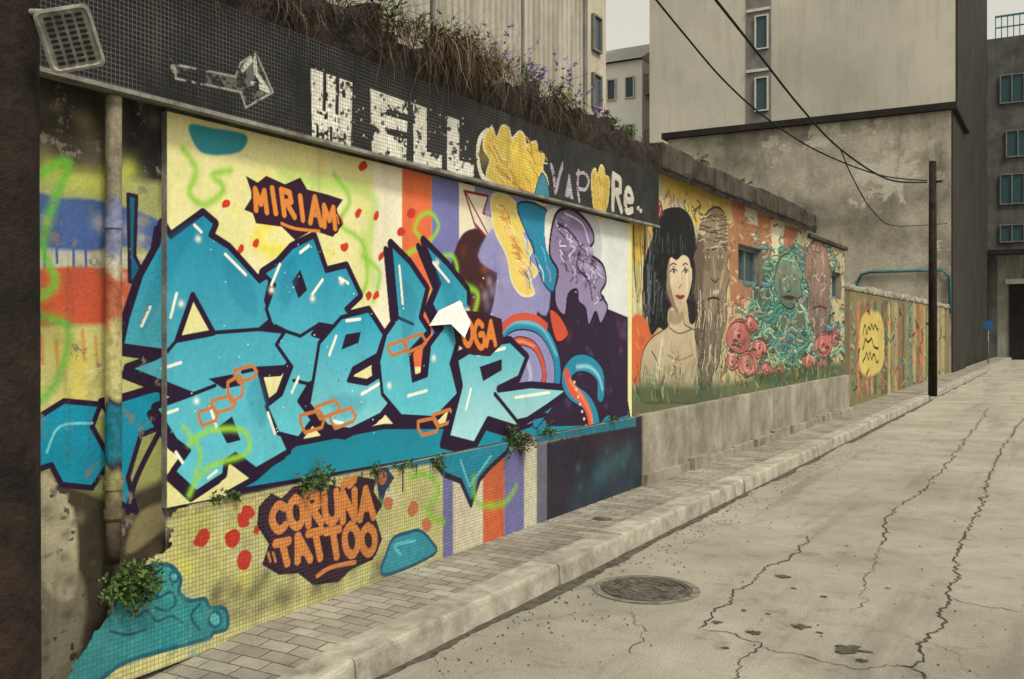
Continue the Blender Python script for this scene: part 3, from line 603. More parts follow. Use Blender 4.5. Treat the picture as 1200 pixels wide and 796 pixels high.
boxg(-.3,-.004,1.2,8.45,-.2,3.1,vs,fs)
mobj('masonry',vs,fs,m_conc,GW)
vs=[];fs=[]
boxg(-.003,.072,3.12,8.498,.0,.792,vs,fs)
mobj('plinth',vs,fs,m_conc,GW)
box('fascia_beam',-.021,.137,1.2,8.777,2.618,3.128,m_conc,GW)
box('metal_trim',.1,.150,1.2,8.79,2.598,2.617,m_trim,GW)
MW=empty('mural_wall',(0,11.9,.13),'long stucco wall with a painted portrait mural','wall')
w1=(wuv(865,288)[0],wuv(893,336)[0],wuv(879,333)[1],wuv(879,289)[1])
M=Canvas('M',8.36,15.5,.80,3.22,0.0,(186,176,142),q=.6);M.play()
M.build('stucco_wall',m_mural,MW,mask=lambda y,z:~((y>w1[0])&(y<w1[1])&(z>w1[2])&(z<w1[3])))
vs=[];fs=[]
boxg(-.45,-.16,8.46,15.5,-.2,3.2,vs,fs); boxg(-.15,-.003,8.46,w1[0],-.1,3.19,vs,fs); boxg(-.15,-.003,w1[1],15.5,-.1,3.19,vs,fs)
boxg(-.15,-.003,w1[0]+.001,w1[1]-.001,-.1,w1[2],vs,fs); boxg(-.15,-.003,w1[0]+.001,w1[1]-.001,w1[3],3.19,vs,fs)
mobj('masonry',vs,fs,m_conc,MW)
m_glass,nt,b=newmat('dusty_glass'); b.inputs['Base Color'].default_value=(.04,.07,.08,1); b.inputs['Roughness'].default_value=.15
m_frame=surf('painted_frame',(.10,.13,.14),(.18,.22,.22),8)
def window_part(parent,y0,y1,z0,z1,x):
    g=box('window',x-.14,x-.12,y0,y1,z0,z1,m_glass,parent)
    vs=[];fs=[];t=.05
    boxg(x-.118,x-.08,y0,y1,z0,z0+t,vs,fs);boxg(x-.118,x-.08,y0,y1,z1-t,z1,vs,fs)
    boxg(x-.118,x-.08,y0,y0+t,z0+t,z1-t,vs,fs);boxg(x-.118,x-.08,y1-t,y1,z0+t,z1-t,vs,fs);m=(y0+y1)/2
    boxg(x-.118,x-.08,m-.02,m+.02,z0+t,z1-t,vs,fs)
    f=mobj('frame',vs,fs,m_frame,None); f.parent=g
    return g
window_part(MW,w1[0],w1[1],w1[2],w1[3],0)
random.seed(5)
vs=[];fs=[];y=8.505
while y<18.4:
    l=RU(2.0,3.2);y2=min(y+l,18.4)
    boxg(-.003,.09+RU(-.004,.004),y+.002,y2-.002,.05,.80+RU(-.008,.004),vs,fs); y=y2
o=mobj('concrete_base',vs,fs,m_base,MW); md=o.modifiers.new('b','BEVEL');md.width=.006;md.segments=2
vs=[];fs=[];y=8.5
while y<18.4:
    l=RU(.3,.9);y2=min(y+l,18.4)
    boxg(.0,.15+RU(-.03,.03),y+.01,y2-.01,.05,.25+RU(-.04,.03),vs,fs); y=y2
o=mobj('footing',vs,fs,m_base,MW); md=o.modifiers.new('b','BEVEL');md.width=.02;md.segments=2
FW=empty('mural_wall',(0,17,.13),'shorter stucco wall with painted mural and small window','wall')
w2=(wuv(976,320)[0],wuv(987,350)[0],wuv(981,350)[1],wuv(981,319)[1])
Fc=Canvas('F',15.5,18.5,.80,3.08,-.02,(186,176,142),q=.7);Fc.play()
Fc.build('stucco_wall',m_mural,FW,mask=lambda y,z:~((y>w2[0])&(y<w2[1])&(z>w2[2])&(z<w2[3])))
vs=[];fs=[]
boxg(-.45,-.17,15.51,18.49,-.2,3.07,vs,fs);boxg(-.17,-.023,15.51,w2[0],-.1,3.06,vs,fs);boxg(-.17,-.023,w2[1],18.49,-.1,3.06,vs,fs)
boxg(-.17,-.023,w2[0]+.001,w2[1]-.001,-.1,w2[2],vs,fs);boxg(-.17,-.023,w2[0]+.001,w2[1]-.001,w2[3],3.06,vs,fs)
mobj('masonry',vs,fs,m_conc,FW)
window_part(FW,w2[0],w2[1],w2[2],w2[3],-.02)
m_dkconc=surf('dark_weathered_concrete',(.022,.019,.015),(.11,.097,.075),4,streak=.6,bs=.9,bd=.02)
box('coping',-.5,.04,15.58,18.55,3.085,3.15,m_dkconc,FW,bevel=.01)
LWL=empty('low_wall',(0,26,.13),'low garden wall covered in small painted graffiti','wall')
G=Canvas('G',18.52,36.9,.1,2.4,-.05,(110,100,74),q=.6);G.play();G.build('painted_face',m_mural,LWL)
box('masonry',-.4,-.053,18.52,36.9,-.2,2.38,m_conc,LWL)
def lumpy(name,x0,x1,y0,y1,z0,h,nx,ny,amp,mat,seed,parent=None,fade=None):
    ys=np.linspace(y0,y1,ny);vs=[];fs=[]
    prof=[(x1,0),(x1+.015,.3),(x1-.01,.65),(x1-.05,.95)]+[(x1-.05-(x1-.05-x0)*k/nx,1.0) for k in range(1,nx+1)]
    m=len(prof);yk=ys[:,None]+np.arange(m)[None,:]*3.1;hk=np.array([p[1]*1.3+k*.37 for k,p in enumerate(prof)])[None,:]+0*yk
    n1=vnoise(yk,hk,.22,seed)-.5;n2=vnoise(yk*.8,hk+5,.06,seed+1)-.5
    for i,y in enumerate(ys):
        am=amp*(fade(y) if fade else 1)
        for k,(x,hh) in enumerate(prof):
            a=am*(2*n1[i,k]+.9*n2[i,k])*(0 if k==0 else 1)
            vs.append((x+a*.9,y,z0+h*hh+a*(1.3 if hh>.5 else .3)))
    for i in range(ny-1):
        for k in range(m-1):
            a=i*m+k;fs.append((a,a+m,a+m+1,a+1))
    return mobj(name,vs,fs,mat,parent,smooth=True)
lumpy('rubble_coping',-.4,-.03,18.52,36.9,2.385,.12,2,500,.05,m_base,8,parent=LWL)
bank=lumpy('terrain',-4.2,.13,1.0,15.5,3.133,.28,14,1100,.06,m_earth,3,fade=lambda y:1 if y<8 else .35);tag(bank,'dark earth bank with roots on top of the wall','ground',kind='structure')
box('end_wall',-.5,-.05,15.505,15.56,3.16,3.4,m_dkconc,MW)
vs=[];fs=[];y=8.85;random.seed(9)
while y<15.45:
    y2=min(y+RU(.7,1.1),15.5);boxg(-.3,.155+RU(-.01,.012),y+.008,y2-.008,3.19+RU(-.005,.005),3.43+RU(-.02,.02),vs,fs);y=y2
o=mobj('coping',vs,fs,m_dkconc,MW);md=o.modifiers.new('b','BEVEL');md.width=.02;md.segments=2
# ================================================================ drainpipe
pt=wuv(133,120,.08);DP=empty('drainpipe',(.08,pt[0],.6),'grimy drainpipe splashed with mural paint fixed to wall','pipe')
py=pt[0]
m_pipe,ntp,bp=newmat('splashed_pipe_paint')
at=N(ntp,'ShaderNodeAttribute',attribute_name='Col');cp=mix(ntp,at.outputs['Color'],ramp(ntp,noise(ntp,30,6,.75),.35,(.45,.43,.4),.65,(1.1,1.1,1.1)),.9,'MULTIPLY')
cp=mix(ntp,cp,(.05,.04,.03),ramp(ntp,noise(ntp,9,6,.7,sx=(1,1,.2)),.5,(0,0,0),.7,(.7,)*3));ntp.links.new(cp,bp.inputs['Base Color']);bp.inputs['Roughness'].default_value=.6
def pipe(name,z0,z1,r):
    o=tube(name,[(.08,py,z0+(z1-z0)*k/160) for k in range(161)],r,m_pipe,DP,16)
    st=[(0,(150,144,122)),(232,(140,134,112)),(242,(122,132,166)),(292,(130,136,166)),(304,(196,190,170)),(320,(190,180,150)),(326,(176,96,70)),(374,(176,104,76)),(386,(196,190,130)),(466,(188,184,126)),(474,(40,22,50)),(482,(20,120,146)),(534,(24,120,144)),(542,(40,24,50)),(550,(150,146,100)),(590,(110,100,78)),(700,(80,60,40))]
    ca=o.data.color_attributes.new(name='Col',type='FLOAT_COLOR',domain='POINT');arr=[]
    d=wuv(133,300,.08)[2]
    for v in o.data.vertices:
        vv=VH+(H-v.co.z)*F/d+6*math.sin(v.co.x*90+v.co.z*14)
        arr+=[np.interp(vv,[s[0] for s in st],[lin(s[1])[j] for s in st]) for j in range(3)]+[1]
    ca.data.foreach_set('color',arr);return o
pipe('pipe',.80,2.59,.034)
m_rust=surf('rusty_metal',(.03,.022,.016),(.10,.07,.05),9,bs=.6)
tube('pipe_shoe',[(.08,py,.80),(.082,py,.72),(.07,py,.62)],.031,m_rust,DP,14)
for z in (2.05,.95,.83):
    pipe('clamp',z-.018,z+.018,.040)
# ================================================================ near pole
m_wood=surf('dark_weathered_wood',(.004,.003,.0025),(.032,.02,.014),5,streak=.6,streakcol=(.003,.002,.002),bs=1,bd=.015,fine=22)
pp=unproj(-3,400,3.28)
WP=empty('utility_pole',(pp.x,pp.y,.1),'dark weathered wooden pole standing beside the wall','pole')
random.seed(2)
tube('shaft',[(pp.x,pp.y,.1*k) for k in range(52)],.13,m_wood,WP,32,rs=[.136-.0003*k+RU(-.0008,.0008) for k in range(52)])
m_lamp=surf('grey_lamp_casing',(.16,.155,.14),(.40,.39,.35),14,streak=.4,bs=.3,rough=.5)
m_dark=surf('dark_void',(.01,.01,.01),(.02,.02,.02),5)
c=unproj(82,46,3.2)
FL=empty('floodlight',(c.x,c.y,c.z),'pale grey tilted floodlight with slotted guard on pole','lamp')
fwd=(Vector((CX,0,H))-c).normalized(); fwd=(fwd+Vector((0,0,-.25))).normalized()
rt=Vector((0,0,1)).cross(fwd).normalized();upv=fwd.cross(rt)
an=math.radians(17);rt2=rt*math.cos(an)+upv*math.sin(an);up2=-rt*math.sin(an)+upv*math.cos(an)
def lp(x,y,z): return c+rt2*x+up2*y+fwd*z
def rrect(w,h,r,z,n=5):
    o=[]
    for (sx,sy,a0) in ((1,1,0),(-1,1,90),(-1,-1,180),(1,-1,270)):
        for k in range(n):
            a=math.radians(a0+90*k/(n-1));o.append(lp(sx*(w-r)+r*math.cos(a),sy*(h-r)+r*math.sin(a),z))
    return o
def loft(name,rings,mat,parent,cap=True):
    n=len(rings[0]);vs=[p for r in rings for p in r];fs=[]
    for i in range(len(rings)-1):
        for k in range(n): fs.append((i*n+k,i*n+(k+1)%n,(i+1)*n+(k+1)%n,(i+1)*n+k))
    if cap: fs.append(tuple(range(n-1,-1,-1)));fs.append(tuple((len(rings)-1)*n+k for k in range(n)))
    return mobj(name,vs,fs,mat,parent)
loft('casing',[rrect(.06,.07,.02,-.075),rrect(.085,.1,.025,-.03),rrect(.088,.105,.025,0),rrect(.078,.095,.02,0.004),rrect(.072,.088,.02,-.006)],m_lamp,FL)
vs=[];fs=[]
def obox(cx,cy,hx,hy,z0,z1):
    b=len(vs)
    for z in (z0,z1):
        for sx,sy in ((-1,-1),(1,-1),(1,1),(-1,1)): vs.append(lp(cx+sx*hx,cy+sy*hy,z))
    fs.extend([tuple(b+i for i in f) for f in [(0,3,2,1),(4,5,6,7),(0,1,5,4),(1,2,6,5),(2,3,7,6),(3,0,4,7)]])
for k in range(9):
    for j in range(4): obox(-.048+j*.032,-.074+k*.0185,.011,.0048,-.004,.001)
mobj('slot',vs,fs,m_dark,FL)
tube('bracket',[lp(-.0,.05,-.07),lp(-.05,.07,-.12),Vector((pp.x,pp.y,c.z+.12))],.012,m_lamp,FL,8)
# ================================================================ ground, pavement, kerb
def roadmat():
    m,nt,b=newmat('worn_concrete_road')
    col=ramp(nt,noise(nt,.7,10,.72),.35,(.28,.262,.21),.66,(.46,.43,.355))
    col=mix(nt,col,ramp(nt,noise(nt,110,3,.8),.32,(.45,.45,.45),.68,(1.35,1.35,1.32)),.85,'MULTIPLY')
    col=mix(nt,col,(.14,.127,.10),ramp(nt,noise(nt,2.6,10,.78),.54,(0,0,0),.70,(.8,)*3))
    col=mix(nt,col,(.60,.575,.49),ramp(nt,noise(nt,8,8,.8),.60,(0,0,0),.70,(.45,)*3))
    s=noise(nt,1.2,6,.65,sx=(1.6,.12,1)); col=mix(nt,col,(.12,.11,.088),ramp(nt,s,.54,(0,0,0),.70,(.6,)*3))
    col=mix(nt,col,(.08,.072,.06),ramp(nt,noise(nt,26,6,.85),.64,(0,0,0),.70,(.7,)*3))
    vo=N(nt,'ShaderNodeTexVoronoi',feature='DISTANCE_TO_EDGE');vo.inputs['Scale'].default_value=.8
    tc=N(nt,'ShaderNodeTexCoord');nz=N(nt,'ShaderNodeTexNoise');nz.inputs['Scale'].default_value=2.4;nz.inputs['Detail'].default_value=10;nz.inputs['Roughness'].default_value=.7
    nt.links.new(tc.outputs['Object'],nz.inputs['Vector'])
    ad=N(nt,'ShaderNodeMix',data_type='VECTOR');ad.inputs[0].default_value=.4;nt.links.new(tc.outputs['Object'],ad.inputs[4]);nt.links.new(nz.outputs['Color'],ad.inputs[5])
    nt.links.new(ad.outputs[1],vo.inputs['Vector'])
    cr=ramp(nt,vo.outputs['Distance'],.0,(.6,)*3,.005,(0,0,0))
    gm=mix(nt,cr,(0,0,0),ramp(nt,noise(nt,.9,4,.6),.45,(1,1,1),.6,(0,0,0)))
    col=mix(nt,col,(.06,.05,.04),gm)
    nt.links.new(col,b.inputs['Base Color']);b.inputs['Roughness'].default_value=.8
    hm=N(nt,'ShaderNodeMath',operation='ADD');nt.links.new(noise(nt,90,5,.8),hm.inputs[0]);nt.links.new(noise(nt,9,8,.8),hm.inputs[1])
    bump(nt,b,hm.outputs[0],.8,.014)
    return m
m_road=roadmat()
m_crack=surf('crack_dirt',(.03,.026,.02),(.10,.085,.065),30)
m_stain=surf('damp_stain',(.05,.043,.032),(.16,.145,.11),12,bs=.9,bd=.02)
g=mobj('ground',[(-300,-300,-.05),(300,-300,-.05),(300,300,-.05),(-300,300,-.05)],[(0,1,2,3)],surf('distant_ground',(.12,.11,.09),(.2,.18,.15),1));tag(g,'dusty ground around the buildings','ground',kind='structure')
vs=[(.72,-6,0),(16,-6,0),(16,70,0),(.72,70,0)];fs=[(0,1,2,3)];mi=[0]
def ribbon(pts,w,seed):
    r=random.Random(seed);P=[ground(u,v,0) for u,v in pts];Q=[];off=0
    for a,b_ in zip(P[:-1],P[1:]):
        n=max(3,int((b_-a).length/.022));per=Vector((-(b_-a).y,(b_-a).x,0)).normalized()
        for k in range(n): off=off*.82+r.gauss(0,.011);Q.append(a.lerp(b_,k/n)+per*off)
    Q.append(P[-1]);base=len(vs);sm=Q;wv=1
    for i,p in enumerate(sm):
        t=(sm[min(i+1,len(sm)-1)]-sm[max(i-1,0)]).normalized();per=Vector((-t.y,t.x,0));wv=wv*.8+.2*r.uniform(-.1,1.9);ww=w*max(.12,wv)*r.uniform(.6,1.2)*min(1,i/3+.1,(len(sm)-1-i)/3+.1)
        vs.append((p.x+per.x*ww,p.y+per.y*ww,.004));vs.append((p.x-per.x*ww,p.y-per.y*ww,.004))
    for i in range(len(sm)-1):
        fs.append((base+2*i,base+2*i+1,base+2*i+3,base+2*i+2));mi.append(1)
ribbon([(1200,490),(1170,530),(1150,590),(1130,640),(1110,700),(1100,740),(1068,782),(1050,780)],.008,1)
ribbon([(1160,478),(1110,545),(1075,580),(1040,604),(1034,640)],.007,2)
ribbon([(945,628),(940,650),(905,665),(870,690),(846,712),(818,738)],.006,3)
ribbon([(818,738),(860,744),(890,757),(870,780),(862,800)],.005,4)
ribbon([(890,757),(950,770),(1000,785),(1068,782)],.004,5)
ribbon([(1034,640),(1010,690),(1000,720)],.003,6)
ribbon([(1110,700),(1150,712),(1200,716)],.004,7)
ribbon([(745,768),(760,740),(740,716)],.003,8)
ribbon([(1068,782),(1082,800)],.008,9)
def blotch(u,v,r,seed):
    q=random.Random(seed);p=ground(u,v,0);b=len(vs);n=22;vs.append((p.x,p.y,.005))
    for k in range(n):
        a=2*math.pi*k/n;rr=r*q.uniform(.4,1.15);vs.append((p.x+rr*1.25*math.cos(a),p.y+rr*math.sin(a),.005))
    for k in range(n): fs.append((b,b+1+k,b+1+(k+1)%n));mi.append(2)
for i,(u,v,r) in enumerate(((917,676,.045),(938,735,.05),(996,762,.08),(884,742,.04),(872,716,.02),(965,700,.02),(1040,690,.015),(905,562,.10),(888,566,.05),(930,690,.02),(850,760,.02),(840,730,.03),(900,720,.015),(960,742,.02),(1010,775,.03))): blotch(u,v,r,i)
road=mobj('road',vs,fs,mats=[m_road,m_crack,m_stain],mi=mi);tag(road,'worn cracked concrete road','road',kind='structure')
def pavemat():
    m,nt,b=newmat('small_paving_tiles')
    tc=N(nt,'ShaderNodeTexCoord');br=N(nt,'ShaderNodeTexBrick');br.offset=.5;br.inputs['Scale'].default_value=1
    br.inputs['Brick Width'].default_value=.18;br.inputs['Row Height'].default_value=.09;br.inputs['Mortar Size'].default_value=.004;br.inputs['Mortar Smooth'].default_value=.5
    br.inputs['Color1'].default_value=(.21,.195,.16,1);br.inputs['Color2'].default_value=(.36,.335,.28,1);br.inputs['Mortar'].default_value=(.055,.05,.04,1)
    nz=N(nt,'ShaderNodeTexNoise');nz.inputs['Scale'].default_value=3
    nt.links.new(tc.outputs['Object'],nz.inputs['Vector']);ad=N(nt,'ShaderNodeMix',data_type='VECTOR');ad.inputs[0].default_value=.03
    nt.links.new(tc.outputs['Object'],ad.inputs[4]);nt.links.new(nz.outputs['Color'],ad.inputs[5]);nt.links.new(ad.outputs[1],br.inputs['Vector'])
    col=mix(nt,br.outputs['Color'],ramp(nt,noise(nt,1.6,8,.7),.35,(.5,.5,.47),.65,(1.25,1.25,1.22)),.9,'MULTIPLY')
    col=mix(nt,col,ramp(nt,noise(nt,90,4,.8),.3,(.6,.6,.6),.7,(1.3,1.3,1.3)),.7,'MULTIPLY')
    col=mix(nt,col,(.26,.24,.195),ramp(nt,noise(nt,4,8,.75),.48,(0,0,0),.66,(.75,)*3))
    nt.links.new(col,b.inputs['Base Color'])
    iv=N(nt,'ShaderNodeMath',operation='SUBTRACT');nt.links.new(noise(nt,40,4,.8),iv.inputs[0]);nt.links.new(br.outputs['Fac'],iv.inputs[1])
    bump(nt,b,iv.outputs[0],.7,.008);return m
m_pave=pavemat();m_kerb=surf('kerb_stone',(.26,.24,.19),(.48,.45,.37),4,streak=.3,bs=.7,bd=.004,blot=.35,fine=90)
vs=[];fs=[];ys=[-2,2.2,2.7,3.1,3.5,4]+[4+k for k in range(1,66)]
def kh(y): return .03+.10*min(1,max(0,(y-2.6)/.9))
for y in ys: vs+= [(-.06,y,kh(y)+.008),(.60,y,kh(y))]
for i in range(len(ys)-1): fs.append((2*i,2*i+1,2*i+3,2*i+2))
pv=mobj('pavement',vs,fs,m_pave);tag(pv,'narrow pavement of small grey paving tiles','pavement',kind='structure')
vs=[];fs=[];y=-2;random.seed(11)
while y<66:
    l=1.0 if y>3.4 else .6;y2=y+l;nn=8;j=RU(-.005,.005);dz=RU(-.003,.003)
    base=len(vs)
    for q in range(nn+1):
        yy=y+.003+(l-.006)*q/nn;h=kh(yy)+dz;w=RU(-.003,.002)-(0.006 if q in(0,nn) else 0);e=.80+j+w
        vs+= [(.602,yy,-.05),(.602,yy,h+.006),(e-.02,yy,h+.006),(e-.005,yy,h-.002),(e,yy,h-.018),(e+.012,yy,-.05)]
    for q in range(nn):
        for k in range(5): b=base+q*6;fs.append((b+k,b+k+6,b+k+7,b+k+1))
    fs.append(tuple(base+k for k in range(6)));fs.append(tuple(base+nn*6+5-k for k in range(6))); y=y2
kb=mobj('kerb',vs,fs,m_kerb);tag(kb,'worn stone kerb along the pavement','kerb',kind='structure')
vs=[];fs=[];w=.03;random.seed(4)
for i in range(1600):
    y=2.0+i*.025;w=min(.09,max(.004,w+random.gauss(0,.006)));vs+= [(.79,y,.0045),(.815+w,y,.0045)]
for i in range(1599): fs.append((2*i,2*i+1,2*i+3,2*i+2))
gd=mobj('gutter',vs,fs,m_stain);tag(gd,'dirt strip lying in the gutter','gutter',kind='structure')
m_iron=surf('cast_iron',(.045,.042,.034),(.2,.18,.145),10,bs=.6,rough=.55,metal=.2)
mc=ground(757,691,0);MH=empty('manhole_cover',(mc.x,mc.y,0),'round cast iron manhole cover set in the road','manhole')
def ring(r0,r1,z,n=64,h=.004):
    v=[];f=[]
    for k in range(n):
        a=2*math.pi*k/n;cc,s=math.cos(a),math.sin(a)
        v+= [(mc.x+r0*cc,mc.y+r0*s,z),(mc.x+r0*cc,mc.y+r0*s,z+h),(mc.x+r1*cc,mc.y+r1*s,z+h),(mc.x+r1*cc,mc.y+r1*s,z)]
    for k in range(n):
        a=4*k;b=4*((k+1)%n)
        for j in range(3): f.append((a+j,a+j+1,b+j+1,b+j))
    return v,f
m_mframe=surf('manhole_frame_dirt',(.09,.08,.065),(.26,.24,.2),12,bs=.8)
v,f=ring(.285,.33,.002,h=.004);mobj('frame',v,f,m_mframe,MH)
v=[(mc.x,mc.y,.003)]+[(mc.x+.283*math.cos(2*math.pi*k/48),mc.y+.283*math.sin(2*math.pi*k/48),.003) for k in range(48)]
f=[(0,1+k,1+(k+1)%48) for k in range(48)]
def add(v2,f2):
    b=len(v);v.extend(v2);f.extend([tuple(b+i for i in q) for q in f2])
add(*ring(.250,.266,.002,h=.006));add(*ring(.17,.185,.002,h=.006));add(*ring(.06,.10,.002,h=.006))
for i in range(-5,6):
    for j in range(-5,6):
        x,y=i*.042,j*.042
        if .105<math.hypot(x,y)<.165 or .195<math.hypot(x,y)<.235: a=[];b=[];boxg(mc.x+x-.012,mc.x+x+.012,mc.y+y-.012,mc.y+y+.012,.002,.008,a,b);add(a,b)
mobj('lid',v,f,m_iron,MH)
dc=ground(706,608,.135);DC=empty('drain_cover',(dc.x,dc.y,.135),'small round iron drain cap on pavement','drain')
v=[];f=[]
mc=dc;a,b=ring(.05,.075,.134);v+=a;f+=b
v2=[(dc.x+.05*math.cos(2*math.pi*k/24),dc.y+.05*math.sin(2*math.pi*k/24),.139) for k in range(24)];add(v2,[tuple(range(24))])
mobj('lid',v,f,m_iron,DC)
# ================================================================ buildings
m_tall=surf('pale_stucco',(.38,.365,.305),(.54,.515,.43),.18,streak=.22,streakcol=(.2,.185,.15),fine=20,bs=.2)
m_shadeside=surf('shaded_side_render',(.02,.018,.016),(.04,.036,.03),.5,streak=.4)  # street-facing sides: far-end shade is painted in as a dark wall colour
def gcmat():
    m,nt,b=newmat('peeling_plaster')
    col=ramp(nt,noise(nt,.33,9,.62),.38,(.15,.135,.105),.60,(.42,.395,.315))
    col=mix(nt,col,(.50,.475,.39),ramp(nt,noise(nt,.5,10,.7),.56,(0,0,0),.575,(.8,)*3))
    col=mix(nt,col,(.10,.09,.07),ramp(nt,noise(nt,1.1,8,.65,sx=(1,1,.35)),.55,(0,0,0),.68,(.6,)*3))
    col=mix(nt,col,ramp(nt,noise(nt,9,5,.7),.3,(.75,.75,.75),.7,(1.15,1.15,1.15)),.8,'MULTIPLY')
    nt.links.new(col,b.inputs['Base Color']);bump(nt,b,noise(nt,9,5,.7),.6,.03);return m
m_gc=gcmat()
m_edge=surf('dark_edge',(.012,.010,.009),(.025,.022,.02),2)
TB=empty('apartment_building',(-6.8,42,0),'tall plain pale rendered apartment block with narrow windows','building')
box('wall',-13.3,-.32,42,58,0,24,m_tall,TB)
box('side_wall',-.318,-.25,41.99,58,0,24,m_shadeside,TB)
m_shaft=surf('shaft_grey',(.13,.125,.11),(.22,.21,.19),2);m_white=surf('white_frame',(.45,.44,.4),(.6,.58,.54),5)
box('window_recess',-8.75,-7.65,41.97,41.995,10.6,24,m_shaft,TB)
def facade_win(parent,xa,xb,za,zb,y,mg=m_glass,mf=m_white,bars=2,name='window',t=.06):
    g=box(name,xa,xb,y-.02,y,za,zb,mg,parent);vs=[];fs=[];ya,yb=y-.09,y-.022
    boxg(xa,xb,ya,yb,za,za+t,vs,fs);boxg(xa,xb,ya,yb,zb-t,zb,vs,fs);boxg(xa,xa+t,ya,yb,za+t,zb-t,vs,fs);boxg(xb-t,xb,ya,yb,za+t,zb-t,vs,fs)
    for k in range(1,bars):
        m=xa+(xb-xa)*k/bars;boxg(m-.03,m+.03,ya,yb,za+t,zb-t,vs,fs)
    fr=mobj('frame',vs,fs,mf,None);fr.parent=g
for z in (11.2,13.9,16.6,19.3): facade_win(TB,-8.35,-7.75,z,z+1.5,41.96,bars=1)
for z in (12.95,15.6,18.3):
    box('vent_slat',-8.72,-7.68,41.9,41.96,z,z+.12,m_white,TB)
GC=empty('concrete_building',(-5.2,37,0),'low flat-roofed concrete building with stained blank wall','building')
box('wall',-10.5,0,37,41.9,0,9.35,m_gc,GC)
box('side_wall',.002,.05,37.0,41.9,0,9.3,m_shadeside,GC)
box('roof_edge',-10.7,.2,36.8,41.85,9.36,9.6,m_edge,GC)
m_tealpipe=surf('teal_painted_pipe',(.03,.10,.11),(.07,.18,.19),6)
TP=empty('wall_pipe',(-3.1,36.9,2.4),'teal painted pipe running across the concrete wall','pipe')
tube('pipe',[(-3.15,36.9,1.0),(-3.15,36.9,3.3),(-3.0,36.9,3.66),(-2.7,36.9,3.75),(-.3,36.9,3.75),(-.05,36.9,3.5),(-.02,36.9,2.2)],.055,m_tealpipe,TP,8)
m_corr=surf('corrugated_cladding',(.33,.31,.255),(.48,.455,.38),1.5,streak=.5,streakcol=(.16,.14,.11),rough=.6)
CB=empty('corrugated_building',(-4,10,2.5),'tall building clad in pale corrugated sheeting','building')
vs=[];fs=[];y=2.0;pr=[]
while y<15.7:
    pr+= [(y,-4.0),(y+.09,-4.0),(y+.11,-4.05),(y+.15,-4.05),(y+.17,-4.0)];y+=.172
for (yy,x) in pr: vs+= [(x,yy,2.2),(x,yy,14)]
for i in range(len(pr)-1): fs.append((2*i,2*i+2,2*i+3,2*i+1))
mobj('cladding',vs,fs,m_corr,CB)
box('wall',-12,-4.06,2,15.7,0,14,m_tall,CB)
box('corner_post',-4.055,-3.96,15.66,15.78,0,14,m_shaft,CB)
for yy in (7.9,10.9,13.4): box('seam_strip',-3.995,-3.97,yy,yy+.06,2.3,14,m_shaft,CB)
m_beige=surf('beige_render',(.40,.37,.28),(.52,.48,.38),.8,streak=.3,streakcol=(.18,.155,.12))
BG=empty('beige_building',(-4.5,16.2,0),'narrow beige rendered building with small windows','building')
box('wall',-12,-4.02,15.79,16.7,0,15,m_beige,BG)
def sidewin(parent,y0,y1,z0,z1,x):
    g=box('window',x,x+.02,y0,y1,z0,z1,m_glass,parent);vs=[];fs=[];t=.035
    boxg(x+.022,x+.06,y0,y1,z0,z0+t,vs,fs);boxg(x+.022,x+.06,y0,y1,z1-t,z1,vs,fs);boxg(x+.022,x+.06,y0,y0+t,z0+t,z1-t,vs,fs);boxg(x+.022,x+.06,y1-t,y1,z0+t,z1-t,vs,fs)
    fr=mobj('frame',vs,fs,m_shaft,None);fr.parent=g
for v0,v1 in ((64,22),(130,90)):
    d=18;sidewin(BG,16.05,16.42,H-(v0-VH)*d/F,H-(v1-VH)*d/F,-4.015)
WB=empty('white_building',(-18,45,0),'white rendered apartment building with balconies and sloping roof','building')
m_whiteb=surf('white_render',(.76,.74,.68),(.86,.84,.79),.8,streak=.12,streakcol=(.5,.47,.41))
box('wall',-22,-14.9,45,52,0,15.2,m_whiteb,WB)
box('wing',-14.899,-13.4,46,52.01,0,17.0,m_whiteb,WB)
vs=[(-22,44.7,15.2),(-14.85,44.7,15.2),(-14.85,48.5,17.0),(-22,48.5,17.0),(-22,52,15.2),(-14.85,52,15.2)]
mobj('roof',vs,[(0,1,2,3),(3,2,5,4),(1,5,2),(0,3,4)],surf('grey_roof',(.3,.3,.28),(.42,.42,.39),3),WB)
for z in (8.3,10.9,13.3):
    for xa in (-16.8,-15.8): facade_win(WB,xa,xa+.5,z,z+1.1,44.99,bars=1)
for z in (11,13.8):
    facade_win(WB,-14.5,-13.9,z,z+1.2,45.99,bars=1)
    vs=[];fs=[];boxg(-14.85,-13.5,45.2,45.98,z-.35,z-.2,vs,fs)
    for k in range(11): xx=-14.85+k*.13; boxg(xx,xx+.03,45.2,45.23,z-.2,z+.6,vs,fs)
    boxg(-14.85,-13.5,45.18,45.24,z+.6,z+.66,vs,fs);mobj('balcony',vs,fs,m_shaft,WB)
EB=empty('office_building',(6,60,0),'dim office block with bluish windows closing the street','building')
m_endb=surf('dull_cladding',(.06,.063,.06),(.13,.132,.125),1.2,streak=.4)
m_blue,nt,bb=newmat('bluish_glass');bb.inputs['Base Color'].default_value=(.03,.07,.085,1);bb.inputs['Roughness'].default_value=.3
m_entr=surf('entrance_grey_wall',(.24,.23,.2),(.4,.385,.33),1,streak=.4)
box('wall',-.6,14,60,70,6.1,17.9,m_endb,EB)
box('ground_floor',-.6,14,60.6,70,0,6.099,m_entr,EB)
box('balcony_slab',-.8,14,59,59.99,5.8,6.05,m_edge,EB)
